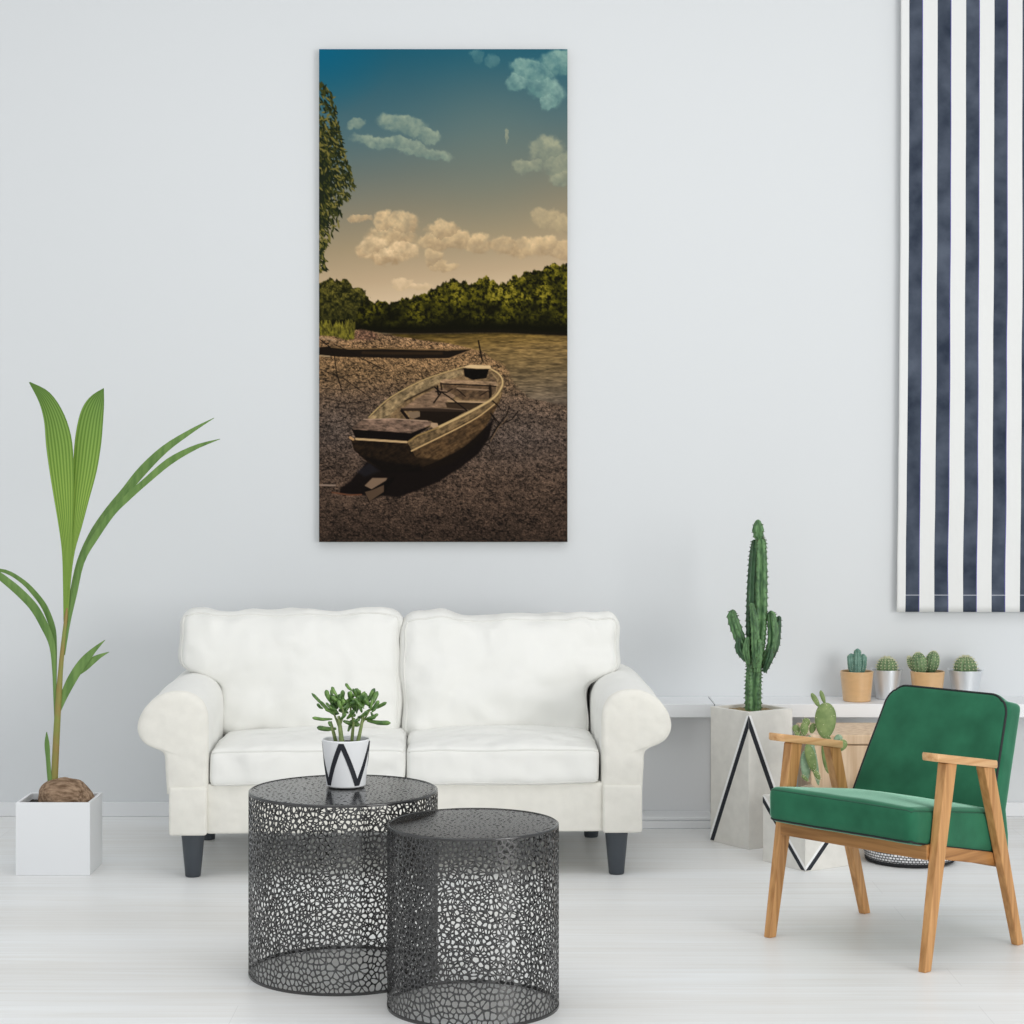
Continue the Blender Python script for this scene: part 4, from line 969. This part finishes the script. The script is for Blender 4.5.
def tall_cactus():
    C_ = (0.850, 7.18); a = math.radians(55.3); w = 0.2116
    L_ = (C_[0]-w*math.cos(a), C_[1]+w*math.sin(a)); R_ = (C_[0]+w*math.sin(a), C_[1]+w*math.cos(a)); h = 0.494
    t, ctr, inn, strip, K = square_planter('tall branching green cactus in a high square concrete planter beside the sofa', 'potted_tall_cactus', C_, L_, R_, h, None)
    # inverted V of a white and a black line meeting at the top of the front corner
    for B_ in ('L', 'R'):
        strip(K['C'], K[B_], h-0.012, 0.004, -0.018, 0.0, M['blackline'], 'black_stripe')
        strip(K['C'], K[B_], h-0.012, 0.004, 0.0, 0.010, M['whiteline'], 'white_stripe')
    fill(t, inn, h-0.012, M['gravel'])
    D = 7.327; q = lambda x, y, d=0.0: Vector(((x-PX)*(D+d)/F-ctr.x, D+d-ctr.y, CH-(y-PY)*(D+d)/F)); s = D/F
    def col(name, pts, rad, ribs=5, m='cactus', n=40, teeth=14, deep=0.52, nm='branch'):
        tips = []; bm = bmesh.new(); ribbed(bm, [q(*p) for p in pts], [r*s*0.93 for r in rad], ribs, deep, n, 0.14, teeth, tips=tips); o = obj(nm, bm, M[m], t)
        bm = bmesh.new(); spikes(bm, [a_ for a_, _ in tips], [b_ for _, b_ in tips], 0.0050, 0.0020, random.Random(3), 0.6, 2); tag(obj('spines', bm, M['darkspine'], o), kind='stuff')
    col('c', [(753.5, 716), (753.5, 690), (754.5, 668), (757.5, 648), (760, 620), (760.8, 580), (760.5, 545), (759.8, 538)], [8.9, 8.7, 8.4, 8.0, 7.8, 7.4, 6.6, 3.2], 5, n=150, teeth=42, nm='trunk')
    col('c', [(759, 541), (758.7, 536), (758.2, 529), (758, 521)], [2.8, 5.4, 6.2, 3.0], 5, n=18, teeth=4)
    col('c', [(751.5, 660, .010), (750.5, 625, .010), (751.3, 590, .010), (753, 560, .010), (754.5, 541, .010)], [4.5, 4.8, 4.6, 4.4, 3.0], 5, 'cactusdark', n=80, teeth=22)
    col('c', [(752, 660), (747, 651), (741, 641), (736, 628), (732.5, 617), (733, 611)], [3.5, 4.8, 5.6, 5.8, 5.4, 3.2], 4, n=44, teeth=9)
    col('c', [(750, 662, -.01), (743, 655, -.012), (739, 648, -.012), (739.5, 638, -.012)], [3, 4, 4.2, 3], 4, 'cactusdark', n=30, teeth=6)
    col('c', [(762, 664), (768, 655), (772.5, 643), (773, 628), (771.5, 616), (771, 612)], [3.5, 4.8, 5.4, 5.6, 4.8, 3], 4, n=44, teeth=10)
    col('c', [(762, 668, .01), (770, 658, .01), (776, 645, .01), (778, 630, .01), (779, 617, .01)], [2.8, 3.6, 3.6, 3.2, 2.4], 4, 'cactusdark', n=40, teeth=10)
    col('c', [(756, 668, -.034), (755.5, 645, -.038), (754.5, 622, -.036), (751.5, 604, -.03)], [3.4, 4.4, 4.2, 2.6], 4, n=50, teeth=12)
    col('c', [(757, 672, -.034), (758, 655, -.04), (758.5, 640, -.038)], [3.4, 4.8, 3.2], 4, n=26, teeth=6)
    col('c', [(764, 672, -.02), (769, 660, -.026), (771, 650, -.026)], [2.6, 3.6, 2.4], 4, 'cactusdark', n=24, teeth=5)
    col('c', [(749, 664, -.02), (746, 650, -.026), (748, 638, -.026)], [2.8, 3.8, 2.6], 4, 'cactus', n=24, teeth=5)
tall_cactus()

def pear():
    C_ = (0.997, 6.796); L_ = (0.8757, 6.983); R_ = (1.184, 6.917); h = 0.232
    t, ctr, inn, strip, K = square_planter('prickly pear cactus in a low square concrete planter behind the green armchair', 'potted_prickly_pear', C_, L_, R_, h, None)
    for B_ in ('L', 'R'):
        strip(K[B_], K['C'], h-0.004, 0.004, -0.016, 0.0, M['blackline'], 'black_stripe')
        strip(K[B_], K['C'], h-0.004, 0.004, 0.0, 0.009, M['whiteline'], 'white_stripe')
    fill(t, inn, h-0.014, M['sand'], 0.012, 0.05)
    D = 6.95; sc = 8.533
    q = lambda x, y, d=0.0: Vector(((780+x/sc-PX)*(D+d)/F-ctr.x, D+d-ctr.y, CH-(680+y/sc-PY)*(D+d)/F)); s = D/F/sc
    rnd = random.Random(8); spb = bmesh.new()
    def pad(x0, y0, x1, y1, w_, d=0.0, thick=0.32, m='opuntia', yaw=0.0, nsp=24):
        a, b = q(x0, y0, d), q(x1, y1, d); ln = (b-a).length/2; ax = (b-a).normalized(); side = ax.cross(Vector((math.sin(yaw), -math.cos(yaw), 0))).normalized(); nr = side.cross(ax)
        R = Matrix((side, nr, ax)).transposed(); bm = bmesh.new(); rw = w_*s/2
        c = (a+b)/2
        ellipsoid(bm, (0, 0, 0), (rw, rw*thick, ln), None, 22, 16)
        for v in bm.verts: v.co.x *= 1+0.12*v.co.z/ln; v.co.y *= 1+0.15*v.co.z/ln; v.co = c+R @ v.co
        P_, N_ = [], []
        for _ in range(nsp):
            th = rnd.uniform(0.3, 2.8); ph = rnd.uniform(0, 2*PI)
            l = Vector((rw*math.sin(th)*math.cos(ph), rw*thick*math.sin(th)*math.sin(ph), ln*math.cos(th))); P_.append(c+R @ l); N_.append((R @ Vector((l.x/rw**2, l.y/(rw*thick)**2, l.z/ln**2))).normalized())
        spikes(spb, P_, N_, 0.006, 0.0010, rnd, 0.4, 2)
        obj('pad', bm, M[m], t)
    pad(385, 500, 392, 192, 182, nsp=46); pad(338, 232, 268, 112, 46, -.004, 0.5, nsp=8); pad(384, 205, 345, 88, 38, .004, 0.5, nsp=8)
    pad(205, 475, 212, 358, 72, -.02, 0.6); pad(225, 400, 222, 325, 70, .01, 0.6); pad(160, 460, 120, 385, 62, 0, 0.6); pad(265, 455, 290, 368, 56, .02, 0.6); pad(185, 480, 125, 450, 40, -.01, 0.7)
    pad(478, 600, 565, 520, 92, .0, 0.45, yaw=0.3); pad(470, 540, 520, 470, 70, .02, 0.5, 'opuntiapale'); pad(492, 730, 500, 590, 44, .01, 0.5, 'opuntiapale')
    pad(295, 790, 232, 545, 84, .0, 0.4, 'opuntia'); pad(225, 860, 215, 600, 88, .02, 0.35, 'opuntiapale'); pad(420, 800, 400, 470, 110, 0.015, 0.4); pad(340, 850, 290, 770, 44, -.01, 0.6); pad(245, 865, 185, 815, 30, -.02, 0.6, 'cactusdark' if False else 'opuntia')
    pad(330, 900, 250, 470, 60, 0.03, 0.5, 'opuntiapale')
    tag(obj('spines', spb, M['spine'], t), kind='stuff')
pear()

SH = 0.470
def ears(t, r, h):
    for s in (-1, 1):
        bm = bmesh.new(); tube(bm, [(s*r, 0, h-0.012), (s*(r+0.007), 0, h-0.006), (s*(r+0.007), 0, h+0.006), (s*r, 0, h+0.004)], 0.0016, 6, 10); obj('handle_ear', bm, M['zinc'], t)
def globe(t, r, h0, squash, m='globe', ribs=16, c=(0, 0), nm='cactus_body', ln=0.008, k=7, tilt=None, spm='spine'):
    bm = bmesh.new(); rings = []; P_, N_ = [], []; V_ = 24; U = ribs*6
    for j in range(V_+1):
        th = min(max(PI*j/V_, 0.02), PI-0.02); ring = []
        for i in range(U):
            a = 2*PI*i/U; cc = 0.5+0.5*math.cos(ribs*a); kk = 0.88+0.12*cc
            p = Vector((r*math.sin(th)*math.cos(a)*kk, r*math.sin(th)*math.sin(a)*kk, r*squash*math.cos(th)))
            if tilt: p = tilt @ p
            ring.append(p+Vector((c[0], c[1], h0)))
            if i % 6 == 0 and j % 2 == 0 and 0 < j < V_*0.75: P_.append(ring[-1]); N_.append(p.normalized())
        rings.append(ring)
    loft(bm, rings); b = obj(nm, bm, M[m], t)
    bm = bmesh.new(); spikes(bm, P_, N_, ln, 0.0011, random.Random(int(r*1e4)), 0.7, k); tag(obj('spines', bm, M[spm], b), kind='stuff')
def small_pot(x, y, r0, r1, h, m, label, wall=0.004):
    t = thing('potted_cactus', label, 'potted plant', (x, y, SH), group=G); cone_pot(t, r0, r1, h, M[m], wall, lip=0.0015 if m == 'zinc' else 0)
    bm = bmesh.new(); disc(bm, r1-0.006, h-0.010, bump=0.003, seed=x*9); obj('soil', bm, M['soil'], t)
    return t
G = 'row of small cactus pots on the shelf'
X = lambda px, d: (px-PX)*d/F
d = 7.72; t = small_pot(X(856.8, d), d, 0.053, 0.064, 0.116, 'tan', 'tan pot holding a clump of narrow blue-green column cacti, leftmost on the shelf')
for dx, dy, z1, r in ((-5.8, 0.0, 0.180, 3.8), (0.2, -0.012, 0.200, 3.7), (6.3, 0.0, 0.178, 3.9), (2.5, 0.016, 0.180, 4), (-3, 0.018, 0.176, 4)):
    s = d/F; bm = bmesh.new(); x = dx*s
    ribbed(bm, [Vector((x*0.6, dy, 0.108)), Vector((x*0.9, dy, 0.135)), Vector((x, dy, z1-0.012)), Vector((x, dy, z1))], [r*s*0.85, r*s, r*s, r*s*0.5], 8, 0.25, 22, 0.06, 8)
    b = obj('column', bm, M['teal'], t)
    P_, N_ = [], []
    for k in range(9):
        for a in range(8):
            n_ = Vector((math.cos(a*PI/4), math.sin(a*PI/4), 0)); P_.append(Vector((x*0.95, dy, 0.120+(z1-0.125)*k/8))+n_*r*s*0.9); N_.append(n_)
    bm = bmesh.new(); spikes(bm, P_, N_, 0.004, 0.0009, random.Random(k), 0.5, 2); tag(obj('spines', bm, M['spine'], b), kind='stuff')
d = 7.785; t = small_pot(X(887, d), d, 0.040, 0.056, 0.114, 'zinc', 'zinc bucket with a round spiny cactus, half hidden behind the leftmost tan pot'); ears(t, 0.055, 0.114); globe(t, 0.040, 0.122, 1.0)
d = 7.72; t = small_pot(X(927.5, d), d, 0.053, 0.066, 0.116, 'tan', 'tan pot with two plump pointed green cacti, third in the row on the shelf')
s = d/F
for px, dy, r, h0, sq, tl in ((919, -0.004, 8.0, 0.142, 1.5, -0.12), (932.5, 0.006, 7.2, 0.148, 1.6, 0.2), (911.5, 0.012, 3.4, 0.144, 2.2, -0.3)):
    globe(t, r*s, h0, sq, 'globe', 13, ((px-927.5)*s, dy), 'cactus_body', 0.0045, 4, Matrix.Rotation(tl, 3, 'Y'))
d = 7.765; t = small_pot(X(965.5, d), d, 0.046, 0.064, 0.114, 'zinc', 'zinc bucket with a round spiny cactus, rightmost on the shelf behind the armchair'); ears(t, 0.063, 0.114); globe(t, 0.044, 0.122, 1.05, ribs=17)

# ---------------------------------------------------------------- wooden box and woven basket
t = thing('wooden_box', 'pale wooden box with a thick lid standing under the shelf behind the armchair', 'box', (1.265, 7.25, 0))
bm = bmesh.new(); box(bm, -0.18, 0.18, 0.004, 0.34, 0, 0.365, 0.004); obj('body', bm, M['boxwood'], t, smooth=False)
bm = bmesh.new(); box(bm, -0.185, 0.185, 0, 0.345, 0.368, 0.403, 0.004); obj('lid', bm, M['boxwood'], t, smooth=False)
t = thing('woven_basket', 'round black basket with a white stitched pattern, on the floor behind the armchair', 'basket', (1.392, 7.0, 0))
prof = [(0.148, 0.008), (0.158, 0.035), (0.165, 0.08), (0.163, 0.14), (0.158, 0.20), (0.154, 0.25)]
bm = bmesh.new(); uv = bm.loops.layers.uv.new('UVMap'); seg = 72; R = []
for r, z in prof: R.append([bm.verts.new((r*math.cos(2*PI*i/seg), r*math.sin(2*PI*i/seg), z)) for i in range(seg)])
for k in range(len(prof)-1):
    for i in range(seg):
        j = (i+1) % seg; f = bm.faces.new((R[k][i], R[k][j], R[k+1][j], R[k+1][i]))
        for l, (a, z) in zip(f.loops, ((i, prof[k][1]), (i+1, prof[k][1]), (i+1, prof[k+1][1]), (i, prof[k+1][1]))): l[uv].uv = (a*2*PI*0.16/seg, z)
obj('woven_side', bm, M['basket'], t, smooth='raw', solid=0.006)
bm = bmesh.new(); lathe(bm, [(0.0005, 0), (0.140, 0), (0.1545, 0.006), (0.156, 0.014), (0.148, 0.016), (0.0005, 0.012)], 72); obj('base', bm, M['black'], t)
bm = bmesh.new(); tube(bm, [(0.154*math.cos(2*PI*i/60), 0.154*math.sin(2*PI*i/60), 0.252) for i in range(60)], 0.006, 8, closed=True); obj('rim', bm, M['black'], t)

# ---------------------------------------------------------------- green armchair
def armchair():
    t = thing('armchair', 'green velvet armchair with black piping and angled oak legs, at the right', 'chair', (0.943, 5.671, 0), math.radians(-47.0))
    HX = 0.2725
    for s in (-1, 1):
        for (yb, yt, sb, st) in ((0.0, 0.108, (0.024, 0.030), (0.030, 0.052)), (0.455, 0.290, (0.024, 0.030), (0.030, 0.050))):
            bm = bmesh.new(); zt = 0.583-0.163*(yt-0.02)-0.006
            beam(bm, (s*HX, yb, 0), (s*HX, yt, zt), sb, st, 0.003); obj('leg', bm, M['oak'], t, smooth=False)
        # armrest board, tilting down to the back
        bm = bmesh.new(); pts = []
        for k in range(13): a = PI*k/12; pts.append((-0.029*math.cos(a), 0.032-0.014*math.sin(a)))
        for k in range(13): a = PI*k/12; pts.append((0.027*math.cos(a), 0.310+0.012*math.sin(a)))
        r_ = []
        for dz, sh in ((-0.022, 0.94), (-0.018, 1.0), (-0.004, 1.0), (0, 0.94)):
            r_.append([Vector((s*HX+x*sh, 0.18+(y-0.18)*(1-(1-sh)*0.15), 0.603-0.163*(y+0.02)+dz)) for x, y in pts])
        loft(bm, r_); obj('armrest', bm, M['oaky'], t, auto=35)
        bm = bmesh.new()
        for (y0, z0, y1, z1) in ((0.055, 0.318, 0.400, 0.250),):
            b = bmesh.new(); vs = []
            for y, z in ((y0, z0), (y1, z1)):
                for dx, dz in ((-0.011, -0.018), (0.011, -0.018), (0.011, 0.018), (-0.011, 0.018)): vs.append(b.verts.new((s*(HX-0.026)+dx, y, z+dz)))
            for f in ((3, 2, 1, 0), (4, 5, 6, 7), (0, 1, 5, 4), (1, 2, 6, 5), (2, 3, 7, 6), (3, 0, 4, 7)): b.faces.new([vs[i] for i in f])
            bmesh.ops.bevel(b, geom=list(b.edges), offset=0.002, segments=2, affect='EDGES'); join(bm, b)
        obj('side_rail', bm, M['oakside'], t, smooth=False)
    bm = bmesh.new(); box(bm, -HX+0.014, HX-0.014, 0.030, 0.056, 0.298, 0.340, 0.002); obj('front_rail', bm, M['oakx'], t, smooth=False)
    bm = bmesh.new(); box(bm, -HX+0.014, HX-0.014, 0.372, 0.394, 0.232, 0.264, 0.002); obj('rear_rail', bm, M['oakx'], t, smooth=False)
    # seat
    def wseat(p, u, v, w):
        y = p.y+0.1825; q = (y+0.035)/0.435
        zt = 0.450-0.056*q; zb = 0.348-0.088*q
        k = (p.z+0.045)/0.09
        z = zb+(zt-zb)*k
        if w > 0 or p.z > 0.02: z += 0.012*(1-u*u)*(1-v*v)
        return Vector((p.x, y, z))
    g = soft_map(0.256, 0.2175, 0.045, 0.022, 0.0015, 6, 1.0, wseat)
    bm = bmesh.new(); soft_mesh(bm, g, 30, 26, 8); se = obj('seat', bm, M['green'], t)
    bm = bmesh.new(); tube(bm, loop_pts(lambda a, b: g(a, b, 1)+Vector((0, 0, -0.002)), 30), 0.0026, 6, closed=True); obj('seam', bm, M['greenpipe'], se)
    bm = bmesh.new(); tube(bm, loop_pts(lambda a, b: g(a, b, -1)+Vector((0, 0, -0.001)), 30), 0.0030, 6, closed=True); obj('piping', bm, M['piping'], se)
    # back
    H0, H1 = 0.250, 0.715
    def wback(p, u, v, w):
        q = (p.z+0.2215)/0.443
        z = H0+(H1-H0)*q
        wd = 0.260-0.056*max(0, q-0.15)
        x = p.x/0.262*wd
        y = 0.292+0.215*q+0.06*max(0, 1-q/0.3)+(p.y+0.0425)*(0.085-0.012*q)/0.085
        if v < 0: y += -0.008*(1-u*u)*(1-w*w)
        z -= (p.y+0.0425)/0.085*0.034*max(0, q-0.5)*2
        return Vector((x, y, z))
    def rc(u, v, w):                               # round the two upper corners
        k = max(0, (w-0.70)/0.30); m_ = 1-0.15*k**2.4
        ku = max(0, (abs(u)-0.72)/0.28)
        return (u*m_, v, w-0.12*ku**2.4*max(0, w)**6)
    g0 = soft_map(0.262, 0.0425, 0.2215, 0.016, 0.0012, 6, 4.0, wback)
    def g2(u, v, w): return g0(u, v, w)
    def corner(p, r=0.062):
        # p in chair space: pull the two top corners onto an arc
        q = (p.z-H0)/(H1-H0); wd = 0.260-0.056*max(0, q-0.15)
        ax = abs(p.x); cx = wd-r; cz = H1-r
        if ax > cx and p.z > cz:
            dx, dz = (ax-cx)/r, (p.z-cz)/r; m_ = max(dx, dz); ln = math.hypot(dx, dz)
            if ln > 1e-6: dx, dz = dx*m_/ln, dz*m_/ln
            dy = (cz+dz*r-p.z)*0.195/(H1-H0)
            return Vector((math.copysign(cx+dx*r, p.x), p.y+dy, cz+dz*r))
        return p
    gb = lambda u, v, w: corner(g2(u, v, w))
    bm = bmesh.new(); soft_mesh(bm, gb, 90, 6, 90); bk = obj('backrest', bm, M['green'], t)
    for v_, nm in ((-1, 'piping'),):
        bm = bmesh.new(); tube(bm, loop_pts(lambda a, b: gb(a, v_, b)+Vector((0, 0.001*v_, 0)), 130), 0.0034, 8, closed=True); obj(nm, bm, M['piping'] if v_ < 0 else M['greenpipe'], bk)
armchair()

# ---------------------------------------------------------------- light and camera
w = bpy.data.worlds.new('daylight'); S.world = w; w.use_nodes = True
w.node_tree.nodes['Background'].inputs[0].default_value = (0.965, 0.985, 1.0, 1); w.node_tree.nodes['Background'].inputs[1].default_value = WORLD
def area(name, loc, target, sx, sy, power, col=(1, 1, 1)):
    l = bpy.data.lights.new(name, 'AREA'); l.shape = 'RECTANGLE'; l.size = sx; l.size_y = sy; l.energy = power; l.color = col
    o = bpy.data.objects.new(name, l); o.location = loc; o.rotation_euler = (Vector(target)-Vector(loc)).to_track_quat('-Z', 'Y').to_euler(); link(o); return o
area('overhead_fill', (0.0, 4.6, 4.1), (0.0, 4.6001, 0), 5.0, 3.0, TOP, (1, 0.99, 0.98))  # added overhead fill to brighten the floor, not a lamp of the room
area('window_daylight', (5.0, 0.2, 1.8), (0.0, 7.2, 0.7), 3.4, 2.8, KEY, (1.0, 0.985, 0.96))
area('left_fill', (-4.6, 3.0, 1.2), (0.0, 7.8, 0.3), 2.4, 1.8, LEFT, (0.97, 0.985, 1.0))  # fill added to lift the low left wall and floor, no actual window
area('front_fill', (-0.4, -3.2, 1.4), (0.0, 7.0, 1.2), 8.0, 3.0, FRONT, (0.97, 0.985, 1.0))  # broad fill added behind the camera to brighten the lower wall
cam = bpy.data.cameras.new('camera'); co_ = bpy.data.objects.new('camera', cam); link(co_)
co_.location = (0, 0, CH); co_.rotation_euler = (PI/2, 0, 0)
cam.sensor_width = 36; cam.lens = F/1024*36; cam.shift_x = (512-PX)/1024; cam.shift_y = -(512-PY)/1024; cam.clip_end = 100
S.camera = co_
S.view_settings.view_transform = 'Standard'; S.view_settings.look = 'None'; S.view_settings.gamma = 1; S.view_settings.exposure = EXPO; S.view_settings.use_curve_mapping = False
S.cycles.use_denoising = True
